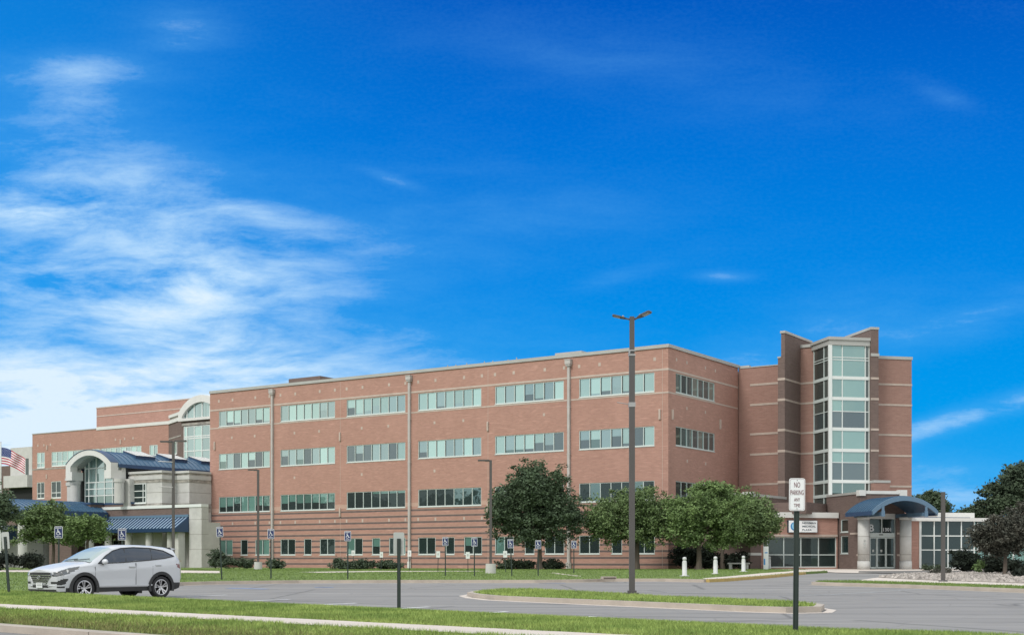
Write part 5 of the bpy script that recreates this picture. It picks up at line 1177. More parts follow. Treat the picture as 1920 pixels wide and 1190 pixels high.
# ------------------------------------------------------------------ car
def build_car():
    car = empty('parked_suv', (-12.36, 39.65, z0(39.6)), math.atan2(-.775, -.632), 'silver white compact SUV parked with its nose towards the grass bank', 'car')
    def itp(x, tab):
        tab = sorted(tab); return float(np.interp(x, [t[0] for t in tab], [t[1] for t in tab]))
    ZT = [(2.2375, .80), (2.21, .865), (2.12, .93), (1.95, .985), (1.7, 1.035), (1.45, 1.08), (1.24, 1.11), (1.09, 1.14), (.90, 1.255), (.58, 1.44), (.32, 1.55), (.08, 1.61), (-.3, 1.645), (-.8, 1.65), (-1.3, 1.63), (-1.75, 1.585), (-1.98, 1.54), (-2.02, 1.45), (-2.12, 1.25), (-2.18, 1.10), (-2.21, .98), (-2.2375, .90)]
    WB = [(2.2375, .66), (2.18, .76), (2.08, .83), (1.9, .875), (1.6, .905), (1.3, .92), (0, .925), (-1.5, .92), (-1.9, .885), (-2.1, .83), (-2.2, .77), (-2.2375, .72)]
    ZB = [(2.2375, .74), (2.1, .82), (1.9, .885), (1.5, .955), (1.1, 1.0), (.6, 1.03), (0, 1.06), (-1, 1.12), (-1.6, 1.17), (-1.95, 1.19), (-2.1, 1.12), (-2.2, .98), (-2.2375, .86)]
    WR = [(2.2375, .58), (2.1, .70), (1.9, .74), (1.3, .78), (1.0, .76), (.6, .68), (.2, .625), (-.5, .61), (-1.5, .60), (-1.95, .59), (-2.05, .62), (-2.2, .66), (-2.2375, .64)]
    ZL = [(2.2375, .27), (2.1, .22), (1.0, .24), (-1, .25), (-1.9, .27), (-2.1, .33), (-2.2375, .40)]
    seg = [4, 6, 6, 4, 14, 4, 6]
    def ring(x):
        w, zb, wr, zt, zl = itp(x, WB), itp(x, ZB), itp(x, WR), itp(x, ZT), itp(x, ZL)
        zr = max(zb + .01, zt - (.055 if -2 < x < .3 else .045))
        zb = min(zb, zt - .03)
        tuck = .03 * math.exp(-((x - .1) / 1.0) ** 4)
        P = [(w * .95, zl), (w * .985, .42), (w - tuck * .5, .62), (w * 1.0, zb - .16 if zb > .86 else zb - .05), (w * .965, zb), (wr, zr), (wr * .72, zt - .012), (0, zt)]
        if P[3][1] < P[2][1]: P[3] = (w, P[2][1] + .04)
        pts = [P[0]]
        for k_, n in enumerate(seg):
            a, b = P[k_], P[k_ + 1]
            for i in range(1, n + 1):
                t = i / n; y = a[0] + (b[0] - a[0]) * t; z = a[1] + (b[1] - a[1]) * t
                if k_ == 4: y += .035 * math.sin(math.pi * t)
                pts.append((y, z))
        return pts
    xs = list(np.concatenate([np.linspace(2.15, 2.0, 9)[:-1], np.linspace(2.0, -1.9, 130)[:-1], np.linspace(-1.9, -2.08, 12)]))
    rings = [ring(x) for x in xs]; n = len(rings[0]); V = []; 
    for x, r in zip(xs, rings):
        V += [(x, y, z) for y, z in r] + [(x, -y, z) for y, z in r[-2::-1]]
    w = 2 * n - 1; parts = {}
    def put(kind, f): parts.setdefault(kind, []).append(f)
    fwx, rwx, wr_ = 1.33, -1.34, .345
    def inpoly(p, poly):
        c = False; j = len(poly) - 1
        for i in range(len(poly)):
            if (poly[i][1] > p[1]) != (poly[j][1] > p[1]) and p[0] < (poly[j][0] - poly[i][0]) * (p[1] - poly[i][1]) / (poly[j][1] - poly[i][1]) + poly[i][0]: c = not c
            j = i
        return c
    side_glass = [(.86, 1.075), (.55, 1.30), (.25, 1.455), (-.05, 1.535), (-.5, 1.565), (-1.1, 1.545), (-1.55, 1.47), (-1.88, 1.30), (-1.5, 1.235), (-.9, 1.175), (0, 1.11)]
    hl = [(2.16, .70), (2.16, .83), (2.02, .885), (1.78, .955), (1.46, 1.0), (1.52, .93), (1.74, .825), (1.98, .735)]
    tl_ = [(-2.24, .90), (-2.24, 1.02), (-2.05, 1.06), (-1.86, 1.07), (-1.98, .96)]
    fog = [(2.16, .47), (2.16, .56), (2.02, .63), (1.84, .64), (1.93, .47)]; fog2 = [(2.2, .36), (2.15, .42), (1.92, .43), (1.97, .37)]
    for i in range(len(xs) - 1):
        for k_ in range(w - 1):
            f = (i * w + k_, i * w + k_ + 1, (i + 1) * w + k_ + 1, (i + 1) * w + k_)
            cx_ = sum(V[q][0] for q in f) / 4; cy_ = sum(V[q][1] for q in f) / 4; cz_ = sum(V[q][2] for q in f) / 4; ay = abs(cy_)
            kk = k_ if k_ < n - 1 else (w - 2 - k_)
            gh = kk >= 20
            hit = None
            for wx in (fwx, rwx):
                rr = math.hypot(cx_ - wx, cz_ - .35)
                if rr < .40 and ay > .5 and not gh and kk < 16: hit = 'hole'
            if hit: continue
            if kk < 34 and inpoly((cx_, cz_), side_glass) and kk >= 20: put('side_window_l' if cy_ > 0 else 'side_window_r', f)
            elif .24 < cx_ < 1.05 and kk >= 34: put('windscreen', f)
            elif .16 < cx_ < .93 and kk >= 33 and not inpoly((cx_, cz_), side_glass) and False: put('windscreen', f)
            elif -2.17 < cx_ < -2.02 and kk >= 30: put('rear_window', f)
            elif inpoly((cx_, cz_), hl) and ay > .5: put('headlight_l' if cy_ > 0 else 'headlight_r', f)
            elif inpoly((cx_, cz_), tl_) and kk < 30 and ay > .5: put('tail_light_l' if cy_ > 0 else 'tail_light_r', f)
            elif (inpoly((cx_, cz_), fog) or inpoly((cx_, cz_), fog2)) and ay > .5: put('trim', f)
            elif cz_ < .37 + (.0 if cx_ < 1.9 else -.08) and kk < 12: put('trim', f)
            elif cx_ < -1.7 and cz_ < .50 and kk < 12: put('trim', f)
            elif .99 < cx_ < 1.08 and kk >= 33: put('trim', f)
            else: put('body', f)
    # front and rear caps
    def cap(i, bulge, cls):
        base = i * w; Mc = 26; g = []
        for k_ in range(n):
            a, b = V[base + k_], V[base + w - 1 - k_]
            row = []
            for m_ in range(Mc + 1):
                t = m_ / Mc; y = a[1] + (b[1] - a[1]) * t; u = 2 * t - 1
                row.append(len(V)); V.append((a[0] + bulge * (1 - u * u) * (.4 + .6 * min(1, (a[2] - .2) / .4)), y, a[2]))
            g.append(row)
        for k_ in range(n - 1):
            for m_ in range(Mc):
                f = (g[k_][m_], g[k_ + 1][m_], g[k_ + 1][m_ + 1], g[k_][m_ + 1])
                cy_ = sum(V[q][1] for q in f) / 4; cz_ = sum(V[q][2] for q in f) / 4; kd_ = cls(abs(cy_), cz_); put(kd_ + ('_l' if cy_ > 0 else '_r') if kd_ == 'headlight' else kd_, f)
    def cf_(ay, z):
        if .50 < z < .82 and ay < .34 + (z - .50) * 1.0 and ay < .60 - max(0, z - .74) * .8: return 'grille'
        if .70 < z < .83 and ay > .62: return 'headlight'
        if .47 < z < .57 and ay > .56: return 'trim'
        if z < .33: return 'trim'
        if .36 < z < .47 and ay < .40: return 'trim'
        return 'body'
    cap(0, .10, cf_); cap(len(xs) - 1, -.07, lambda ay, z: 'trim' if z < .55 else 'body')
    und = []
    for i in range(len(xs) - 1): put('underbody', (i * w, (i + 1) * w, (i + 1) * w + w - 1, i * w + w - 1))
    matmap = dict(body='car', side_window_l='cglass', side_window_r='cglass', windscreen='cwind', rear_window='cglass', headlight_l='lamp_glass', headlight_r='lamp_glass', tail_light_l='red', tail_light_r='red', trim='trim', grille='trim', underbody='trim')
    names = dict(side_window_l='side_window', side_window_r='side_window', headlight_l='headlight', headlight_r='headlight', tail_light_l='tail_light', tail_light_r='tail_light', trim='lower_cladding')
    objs = {}
    def surf_y(x, z):
        best = None; rg = ring(x)
        for (y0_, z0_), (y1_, z1_) in zip(rg[19:36], rg[20:37]):
            if z0_ <= z <= z1_ or z1_ <= z <= z0_: best = y0_ + (y1_ - y0_) * (z - z0_) / ((z1_ - z0_) or 1)
        return best or rg[20][0]
    for s_ in (-1, 1):
        mb = MB(); n_s = len(side_glass); pp = []
        for i in range(n_s):
            a, b = side_glass[i], side_glass[(i + 1) % n_s]
            for q in range(4): x_, z_ = a[0] + (b[0] - a[0]) * q / 4, a[1] + (b[1] - a[1]) * q / 4; pp.append((x_, s_ * (surf_y(x_, z_) + .004), z_))
        for a, b in zip(pp, pp[1:] + pp[:1]): mb.tube(a, b, .016, n=6)
        mb.build('window_seal', 'trim', car)
        mb = MB(); mb.tube((-.10, s_ * (surf_y(-.10, 1.12) + .004), 1.12), (-.16, s_ * (surf_y(-.16, 1.54) + .004), 1.54), .018, n=6); mb.build('window_pillar', 'trim', car)
        mb = MB(); mb.tube((-1.02, s_ * (surf_y(-1.02, 1.19) + .004), 1.19), (-1.10, s_ * (surf_y(-1.10, 1.53) + .004), 1.53), .018, n=6); mb.build('window_pillar', 'trim', car)
    for kd, fs in parts.items():
        used = sorted({q for f in fs for q in f}); idx = {q: j for j, q in enumerate(used)}
        def outward(f):      # keep every face looking away from the middle of the car
            p = [Vector(V[q]) for q in f]; nn = (p[2] - p[0]).cross(p[3] - p[1] if len(p) > 3 else p[1] - p[0]); c = sum(p, Vector()) / len(p)
            return f if nn.dot(c - Vector((max(-1.7, min(1.7, c.x)), 0, .72 if kd != 'underbody' else 2))) > 0 else f[::-1]
        me = bpy.data.meshes.new(kd); me.from_pydata([V[q] for q in used], [], [tuple(idx[q] for q in outward(f)) for f in fs])
        import bmesh
        bm = bmesh.new(); bm.from_mesh(me); bmesh.ops.remove_doubles(bm, verts=bm.verts[:], dist=.0008); bm.to_mesh(me); bm.free()
        if kd == 'trim':
            b = MB(); b.v = [tuple(v.co) for v in me.vertices]; b.f = [tuple(p.vertices) for p in me.polygons]; b.m = [0] * len(b.f); objs[kd] = b.build('lower_cladding', 'trim', car, True, split=True); continue
        me.materials.append(M[matmap[kd]]); me.polygons.foreach_set('use_smooth', [True] * len(me.polygons)); me.update()
        objs[kd] = link(names.get(kd, kd), me, car)
    # grille slats and badge
    mb = MB()
    for z, hwid in ((.545, .36), (.605, .42), (.67, .48), (.735, .53)):
        for s_ in (-1, 1):
            pass
        N = 10
        for q in range(N):
            ya, yb = -hwid + 2 * hwid * q / N, -hwid + 2 * hwid * (q + 1) / N
            xa, xb = 2.15 + .10 * (1 - (ya / .79) ** 2) + .004, 2.15 + .10 * (1 - (yb / .79) ** 2) + .004
            mb.add([(xa, ya, z - .009), (xb, yb, z - .009), (xb, yb, z + .009), (xa, ya, z + .009), (xa - .02, ya, z + .012), (xb - .02, yb, z + .012)], [(0, 1, 2, 3), (3, 2, 5, 4)])
    # chrome surround
    hexp = [(-.34, .50), (.34, .50), (.57, .72), (.56, .82), (-.56, .82), (-.57, .72)]
    for a, b in zip(hexp, hexp[1:] + hexp[:1]):
        xa, xb = 2.15 + .10 * (1 - (a[0] / .79) ** 2) + .004, 2.15 + .10 * (1 - (b[0] / .79) ** 2) + .004
        mb.tube((xa, a[0], a[1]), (xb, b[0], b[1]), .010, n=6)
    mb.build('grille_slat', 'chrome', objs['grille'])
    mb = MB(); TB = Matrix.Translation((2.262, 0, .675))
    for q in range(24):
        a, b = 6.2832 * q / 24, 6.2832 * (q + 1) / 24
        mb.tube(TB @ Vector((0, .085 * math.cos(a), .042 * math.sin(a))), TB @ Vector((0, .085 * math.cos(b), .042 * math.sin(b))), .007, n=6)
    for yy, k_ in ((-.035, .012), (.035, .012)): mb.tube(TB @ Vector((0, yy - k_, -.034)), TB @ Vector((0, yy + k_, .034)), .008, n=6)
    mb.tube(TB @ Vector((0, -.035, -.004)), TB @ Vector((0, .035, .006)), .007, n=6); mb.build('badge', 'chrome', objs['grille'])
    mb = MB(); mb.box(2.235, -.16, .375, 2.25, .16, .525); pl = mb.build('number_plate', 'swhite', car)
    mb = MB()
    for k_ in range(7): yy = -.11 + k_ * .036; mb.box(2.2505, yy, .425 + .006 * (k_ % 2), 2.253, yy + .024, .475)
    mb.box(2.2505, -.13, .50, 2.253, .13, .515); mb.build('plate_marks', 'sback', pl)
    # bright fog-lamp blades
    mb = MB()
    for s_ in (-1, 1): mb.tube((1.93, s_ * .865, .455), (2.13, s_ * .76, .44), .016, .022, 8); mb.tube((2.13, s_ * .76, .44), (2.22, s_ * .42, .425), .022, .014, 8)
    mb.build('fog_lamp_blade', 'car', car, True)
    for s_ in (-1, 1):
        par = objs['headlight_l' if s_ > 0 else 'headlight_r']
        mb = MB()
        for xx, yy, zz in ((2.06, .80, .80), (1.88, .86, .86)): mb.cyl(0, 0, -.05, -.004, .045, .05, 16, 0, Matrix.Translation((xx, s_ * yy, zz)) @ Matrix.Rotation(R(90), 4, 'Y') @ Matrix.Rotation(R(s_ * -35), 4, 'X'))
        mb.build('lamp_reflector', 'chrome', par)
    # arch cladding
    for wx in (fwx, rwx):
        for s_ in (-1, 1):
            mb = MB(); N = 26
            A_ = [R(-18 + (216) * q / N) for q in range(N + 1)]
            for q in range(N):
                quad = []
                for a in (A_[q], A_[q + 1]):
                    for rr, dy_ in ((.385, -.10), (.385, .012), (.475, .018), (.485, -.02)):
                        px_, pz = wx + rr * math.cos(a), .35 + rr * math.sin(a); pz = max(pz, .22)
                        wloc = itp(px_, WB); quad.append((px_, s_ * (wloc + dy_), pz))
                fs = [(0, 4, 5, 1), (1, 5, 6, 2), (2, 6, 7, 3)]
                if s_ < 0: fs = [f[::-1] for f in fs]
                mb.add(quad, fs)
            mb.build('arch_cladding', 'trim', car, False)
            # wheel well
            mb = MB(); N = 20; vs = []; 
            for q in range(N + 1):
                a = R(-10 + 200 * q / N)
                for yy in (.50, .90): vs.append((wx + .41 * math.cos(a), s_ * yy, .35 + .41 * math.sin(a)))
            mb.add(vs, [(2 * q, 2 * q + 1, 2 * q + 3, 2 * q + 2) for q in range(N)]); mb.add([(wx + .41 * math.cos(R(-10 + 200 * q / N)), s_ * .50, .35 + .41 * math.sin(R(-10 + 200 * q / N))) for q in range(N + 1)], [tuple(range(N + 1))]); mb.build('wheel_well', 'tyre', car)
            # wheel
            TWh = Matrix.Translation((wx, s_ * .80, .345)) @ Matrix.Rotation(R(-90 * s_), 4, 'X')
            wh = MB(TWh); wh.lathe([(.235, -.11), (.31, -.115), (.335, -.10), (.345, -.06), (.345, .06), (.335, .10), (.31, .112), (.245, .105), (.235, .09)], 40)
            wo2 = wh.build('wheel', 'tyre', car, True)
            wh = MB(TWh); wh.lathe([(.0, -.02), (.235, -.02), (.238, .085), (.228, .092), (.215, .088), (.212, .03)], 40)
            wh.build('rim_barrel', 'tyre', wo2, False)
            wh = MB(TWh); wh.lathe([(.245, .088), (.243, .100), (.228, .104), (.214, .092)], 40)
            for q in range(10):
                a = 6.2832 * q / 10 + (.12 if q % 2 else -.12); ca, sa = math.cos(a), math.sin(a); tw_ = .10 * (1 if q % 2 else 1)
                def pt(r, t, z): c, s2 = math.cos(a + tw_ * r * 4), math.sin(a + tw_ * r * 4); return (r * c - t * s2, r * s2 + t * c, z)
                for r0, r1, w0, w1 in ((.03, .12, .016, .014), (.12, .222, .014, .024)):
                    wh.add([pt(r0, -w0, .072), pt(r0, w0, .072), pt(r1, w1, .088), pt(r1, -w1, .088), pt(r0, -w0, .04), pt(r0, w0, .04), pt(r1, w1, .05), pt(r1, -w1, .05)], [(0, 1, 2, 3), (0, 4, 5, 1), (1, 5, 6, 2), (3, 7, 4, 0)])
            wh.cyl(0, 0, .05, .088, .040, .032, 16); wh.build('rim', 'alloy', wo2)
    for s_ in (-1, 1):   # mirrors, handles, pillars, chrome
        mb = MB(); mb.lathe([(.0, -.10), (.05, -.09), (.075, -.05), (.082, 0), (.075, .06), (.05, .10), (0, .115)], 16, 0, Matrix.Translation((.72, s_ * 1.02, 1.13)) @ Matrix.Rotation(R(90), 4, 'X') @ Matrix.Diagonal((.85, 1, 1.05, 1)))
        mi = mb.build('wing_mirror', 'car', car, True); mb = MB(); mb.box(.66, min(s_ * .86, s_ * .98), 1.05, .74, max(s_ * .86, s_ * .98), 1.085); mb.build('mirror_arm', 'trim', mi)
        for hx, hz in ((-.28, .985), (-1.22, 1.03)):
            w_ = itp(hx, WB); mb = MB(); mb.box(hx - .11, min(s_ * (w_ - .01), s_ * (w_ + .022)), hz - .016, hx + .11, max(s_ * (w_ - .01), s_ * (w_ + .022)), hz + .014)
            dh = mb.build('door_handle', 'car', car); mb = MB(); mb.box(hx - .10, min(s_ * (w_ - .004), s_ * (w_ + .006)), hz - .04, hx + .08, max(s_ * (w_ - .004), s_ * (w_ + .006)), hz - .017); mb.build('handle_recess', 'sback', dh)
        # door shut lines
        mb = MB()
        for xx, zt in ((.98, .98), (-.42, 1.09), (-1.02, 1.0)):
            for q in range(8):
                za, zb2 = .36 + (zt - .36) * q / 8, .36 + (zt - .36) * (q + 1) / 8
                pass
            w_ = itp(xx, WB); mb.box(xx - .0025, min(s_ * (w_ - .03), s_ * (w_ + .0008)), .42, xx + .0025, max(s_ * (w_ - .03), s_ * (w_ + .0008)), zt)
        mb.build('door_gap', 'trim', car, split=True)
        mb = MB(); mb.box(-.99, min(s_ * .915, s_ * .935), .405, .93, max(s_ * .915, s_ * .935), .44); mb.build('door_strip', 'car', car)
    mb = MB(); mb.add([(-1.90, -.56, 1.575), (-1.90, .56, 1.575), (-2.17, .50, 1.535), (-2.17, -.50, 1.535), (-1.98, -.55, 1.50), (-1.98, .55, 1.50), (-2.165, .49, 1.515), (-2.165, -.49, 1.515)], [(0, 1, 2, 3), (7, 6, 5, 4), (3, 2, 6, 7), (0, 3, 7, 4), (1, 5, 6, 2)]); mb.build('roof_spoiler', 'car', car)
    mb = MB(); mb.tube((1.04, -.10, 1.18), (.97, .60, 1.22), .010, n=6); mb.tube((1.04, -.62, 1.18), (.97, -.02, 1.22), .010, n=6); mb.build('wiper', 'trim', objs['windscreen'])
    mb = MB(); mb.tube((-1.75, .35, .30), (-2.16, .40, .30), .03, n=8); mb.box(-.75, .55, .17, -.62, .75, .27); mb.build('exhaust', 'trim', car)
    return car
car = build_car()

# ------------------------------------------------------------------ vegetation
def leaves(ells, n, ls, shell=.45, clump=.5, seed=0, per=42):
    g = np.random.default_rng(seed); vol = np.array([e[3] * e[4] * e[5] for e in ells]); pr = vol / vol.sum()
    # break every lobe into smaller uneven lumps so that the outline is ragged
    lump = []
    for e_, w_ in zip(ells, pr):
        for _ in range(max(5, int(round(34 * w_)))):
            dd = g.normal(size=3); dd /= np.linalg.norm(dd); q = g.uniform(.35, .88) if dd[2] > -.3 else g.uniform(.3, .75); rr = g.uniform(.26, .46)
            lump.append((e_[0] + dd[0] * q * e_[3], e_[1] + dd[1] * q * e_[4], e_[2] + dd[2] * q * e_[5], e_[3] * rr, e_[4] * rr, e_[5] * rr))
    ells = list(ells) + lump if len(ells) < 20 else ells
    vol = np.array([(e[3] * e[4] * e[5]) * (.40 if i < len(ells) - len(lump) else 1) for i, e in enumerate(ells)]) ** .8; pr = vol / vol.sum()
    nc = max(6, n // per); which = g.choice(len(ells), nc, p=pr); E_ = np.array(ells)[which]
    d = g.normal(size=(nc, 3)); d /= np.linalg.norm(d, axis=1)[:, None]; r = g.random(nc) ** shell
    r = r * (.82 + .30 * g.random(nc))
    C = E_[:, :3] + d * r[:, None] * E_[:, 3:6]
    k_ = g.integers(0, nc, n); off = g.normal(size=(n, 3)) * clump * np.array([1, 1, .62]); P = C[k_] + off * (.6 + .8 * g.random((nc, 1)))[k_]
    a = g.normal(size=(n, 3)); a[:, 2] *= .6; a /= np.linalg.norm(a, axis=1)[:, None]; b = g.normal(size=(n, 3)); b -= (a * b).sum(1)[:, None] * a; b /= np.linalg.norm(b, axis=1)[:, None]
    s = ls * (.6 + .8 * g.random(n))[:, None]; v = np.stack([P - a * s, P + b * s * .55, P + a * s, P - b * s * .55], 1).reshape(-1, 3)
    return v, np.arange(n * 4).reshape(-1, 4)
def tree(name, label, loc, ells, n, ls, m, trunk_h, tr, seed, clump=.45, cat='tree', group=None, shell=.45, lean=(0, 0), bark='bark'):
    e = empty(name, loc, 0, label, cat, group)
    if n > 20000: ells = [(*E_[:3], E_[3] * 1.10, E_[4] * 1.05, E_[5] * 1.10) for E_ in ells]
    v, f = leaves(ells, n, ls, shell, clump, seed); link('crown', raw_mesh('crown', v, f, m), e)
    g = random.Random(seed); mb = MB(); top = Vector((lean[0], lean[1], trunk_h)); prev = Vector((0, 0, -.1)); N = 4
    for i in range(N):
        q = Vector((lean[0] * (i + 1) / N + g.uniform(-.05, .05), lean[1] * (i + 1) / N, trunk_h * (i + 1) / N)); mb.tube(prev, q, tr * (1.25 - .5 * i / N) if i else tr * 1.6, tr * (1.25 - .5 * (i + 1) / N), 10); prev = q
    for E_ in ells:
        c = Vector(E_[:3])
        for _ in range(4):
            t = c + Vector((g.uniform(-1, 1) * E_[3] * .75, g.uniform(-1, 1) * E_[4] * .75, g.uniform(-.3, .8) * E_[5])); m1 = prev.lerp(t, .45) + Vector((0, 0, .12)); mb.tube(prev, m1, tr * .42, tr * .25, 6); mb.tube(m1, t, tr * .25, tr * .06, 5)
    mb.build('trunk', bark, e); return e
def px_ell(px0, px1, y0, y1, d, loc, dep=None):
    """crown lobe filling a seen outline at distance d, relative to the tree's foot"""
    X0, X1 = P2(px0, d)[0], P2(px1, d)[0]; Z1, Z0 = CZ + (HOR - y0) * d / F_PX, CZ + (HOR - y1) * d / F_PX
    return ((X0 + X1) / 2 - loc[0], d - loc[1], (Z0 + Z1) / 2 - loc[2], (X1 - X0) / 2, dep or (X1 - X0) / 2, (Z1 - Z0) / 2)
# the big dark maple
d = 95; L0 = (*P2(1012, d), zlawn(0, d))
ee = [px_ell(945, 1066, 864, 950, d, L0, 2.2), px_ell(928, 1088, 895, 1005, d, L0, 2.6), px_ell(908, 985, 942, 1012, d, L0, 2), px_ell(915, 975, 915, 975, d, L0, 2), px_ell(1025, 1096, 940, 1016, d, L0, 2), px_ell(950, 1060, 955, 1024, d, L0, 2.5)]
tree('maple_tree', 'dense dark green maple before the main facade', L0, ee, 64000, .095, 'leaf_dark', 2.2, .17, 3, .20)
trees = [
 ('locust_tree', 'pale green spreading tree directly behind the tall lamp', 1194, 96, [(1094, 1160, 935, 1008), (1122, 1215, 915, 1000), (1160, 1262, 912, 990), (1098, 1180, 955, 1024), (1180, 1285, 935, 1026), (1150, 1230, 960, 1020)], 50000, .09, 'leaf_mid', 2.3, .17, 5),
 ('locust_tree', 'bright green tree with grey trunk behind the second bollard', 1310, 93, [(1255, 1400, 910, 985), (1240, 1345, 935, 1026), (1290, 1400, 930, 1026), (1310, 1390, 908, 970)], 54000, .09, 'leaf_light', 2.3, .17, 6),
 ('locust_tree', 'darker green tree farthest right of the lawn trio', 1355, 99, [(1370, 1445, 930, 1020), (1340, 1430, 915, 1000), (1385, 1456, 932, 1010), (1390, 1458, 955, 1026)], 32000, .09, 'leaf_mid', 2.4, .14, 7)]
for nm, lab, px, d, outl, n, ls, m_, th, tr, sd_ in trees:
    L0 = (*P2(px, d), zlawn(0, d)); ee = [px_ell(*o, d, L0, 2.2) for o in outl]; tree(nm, lab, L0, ee, n, ls, m_, th, tr, sd_, .20)
for nm, lab, px, d, outl, n, ls, m_, th, tr, sd_ in [
 ('small_tree', 'small green tree behind the white car bonnet', 100, 104, [(18, 80, 980, 1022), (88, 150, 985, 1026), (30, 140, 948, 1000), (60, 130, 938, 985), (45, 150, 975, 1020)], 9000, .13, 'leaf_mid', 2.6, .12, 21),
 ('small_tree', 'yellow green small tree above the white car', 165, 100, [(122, 192, 964, 1010), (150, 200, 968, 1012), (110, 165, 985, 1022), (165, 206, 975, 1018)], 9000, .12, 'leaf_light', 2.6, .12, 22),
 ('dark_tree', 'dark tree cut by the left edge of the photo', -8, 92, [(-50, 22, 895, 975), (-50, 30, 930, 1005)], 7000, .13, 'leaf_dark', 3.0, .2, 23),
 ('red_leaf_tree', 'purple brown tree with thin grey trunk in the rock bed', 1884, 68, [(1830, 1935, 962, 1040), (1815, 1880, 975, 1035), (1880, 1960, 940, 1035)], 15000, .085, 'leaf_red', 2.0, .09, 24),
 ('oak_tree', 'large dark oak behind the pavilion at the right edge', 1905, 115, [(1870, 1990, 868, 985), (1838, 1920, 900, 985), (1822, 1880, 920, 985), (1850, 1935, 885, 950)], 17000, .17, 'leaf_far', 5.0, .3, 25),
 ('far_tree', 'distant rounded tree just right of the brick end wall', 1752, 165, [(1733, 1768, 921, 968), (1712, 1742, 928, 968), (1758, 1781, 936, 970)], 8000, .22, 'leaf_far', 6.0, .25, 26),
 ('far_tree', 'low distant tree between pavilion roof and oak', 1812, 170, [(1795, 1826, 958, 975), (1808, 1845, 950, 975)], 4500, .22, 'leaf_far', 5.0, .2, 27),
 ]:
    L0 = (*P2(px, d), zlawn(0, d)); ee = [px_ell(*o, d, L0) for o in outl]; tree(nm, lab, L0, ee, int(n * 1.7), ls * .82, m_, th, tr, sd_, ls * 1.7)
def shrub(name, label, outl, d, n, ls, m_, seed, dep=.8, cat='shrub', y=None):
    px = (outl[0][0] + outl[-1][1]) / 2; L0 = (*P2(px, d), zlawn(0, d)); ee = [px_ell(*o, d, L0, dep) for o in outl]
    v, f = leaves(ee, n, ls, .5, ls * 1.6, seed); o = link(name, raw_mesh(name, v, f, m_), None); o.location = L0; tag(o, label, cat); return o
shrub('hedge', 'low dark hedge against the striped wall beside the stone pier', [(392, 440, 1040, 1066), (425, 480, 1046, 1066), (490, 540, 1050, 1066), (392, 420, 1032, 1050)], 104, 7000, .09, 'shrub', 31, 1.0, 'hedge')
shrub('spreading_shrub', 'wide grey green shrub midway along the striped wall', [(617, 665, 1049, 1068), (650, 705, 1047, 1068), (695, 745, 1050, 1067), (735, 762, 1055, 1066)], 96, 8000, .085, 'shrub', 32)
shrub('spreading_shrub', 'low hedge running behind the maple trunk', [(928, 975, 1048, 1070), (960, 1010, 1052, 1070), (1010, 1062, 1052, 1069)], 97, 8000, .085, 'shrub', 33)
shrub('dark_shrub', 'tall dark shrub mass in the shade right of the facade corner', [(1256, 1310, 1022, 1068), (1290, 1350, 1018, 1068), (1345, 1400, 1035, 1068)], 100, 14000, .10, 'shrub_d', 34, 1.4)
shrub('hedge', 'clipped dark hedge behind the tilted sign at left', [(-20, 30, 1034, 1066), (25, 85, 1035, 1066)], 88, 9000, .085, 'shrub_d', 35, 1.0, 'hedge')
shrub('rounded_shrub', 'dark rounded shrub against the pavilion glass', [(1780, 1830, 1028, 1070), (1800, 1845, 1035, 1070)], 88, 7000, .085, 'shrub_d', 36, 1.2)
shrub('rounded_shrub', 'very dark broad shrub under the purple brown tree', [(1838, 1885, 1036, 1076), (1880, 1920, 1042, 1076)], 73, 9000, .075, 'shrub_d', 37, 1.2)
shrub('low_plant', 'thin dry groundcover at the tip of the rock bed', [(1736, 1760, 1068, 1082), (1750, 1782, 1064, 1080)], 70, 1500, .05, 'leaf_red', 38, .5, 'plant')
shrub('low_plant', 'yellowish spiky plant beside the dark broad shrub', [(1822, 1846, 1052, 1072)], 70, 500, .06, 'leaf_light', 39, .3, 'plant')
shrub('low_plant', 'small green shrubs at the foot of the pavilion glazing', [(1724, 1755, 1058, 1068), (1745, 1775, 1061, 1068)], 93, 1500, .06, 'shrub', 40, .4, 'plant')
shrub('low_plant', 'dark brown shrub at the right edge of the rock bed', [(1900, 1945, 1066, 1090)], 62, 2500, .06, 'shrub_d', 41, .6, 'plant')
# rocks
def rocks():
    g = np.random.default_rng(5); n = 9000; xs_ = 17 + g.random(n * 3) * 22; ys = 46 + g.random(n * 3) * 29
    def inp(x, y):
        c = False; j = len(rb) - 1
        for i in range(len(rb)):
            if (rb[i][1] > y) != (rb[j][1] > y) and x < (rb[j][0] - rb[i][0]) * (y - rb[i][1]) / (rb[j][1] - rb[i][1]) + rb[i][0]: c = not c
            j = i
        return c
    pts = [(x, y) for x, y in zip(xs_, ys) if inp(x, y) and x / y < .43][:n]
    V, F_ = [], []; oct_ = np.array([(1, 0, 0), (-1, 0, 0), (0, 1, 0), (0, -1, 0), (0, 0, 1), (0, 0, -1)], float); tf = np.array([(0, 2, 4), (2, 1, 4), (1, 3, 4), (3, 0, 4)])
    for i, (x, y) in enumerate(pts):
        s = (.05 + .08 * g.random()) * (.7 + .6 * g.random(3)); a = g.random() * 6.28; R2 = np.array([[math.cos(a), -math.sin(a), 0], [math.sin(a), math.cos(a), 0], [0, 0, 1]])
        V.append((oct_ * s) @ R2.T + [x, y, zlawn(x, y) + .03]); F_.append(tf + 6 * i)
    o = link('river_rocks', raw_mesh('river_rocks', np.concatenate(V), np.concatenate(F_), 'rock', 3)); tag(o, 'bed of pale river rocks at right', 'rocks', kind='stuff')
M['rock'] = mat('rocks', (.44, .40, .36), .9, col2=(.22, .19, .17), nscale=3, random_island=.45)
rocks()
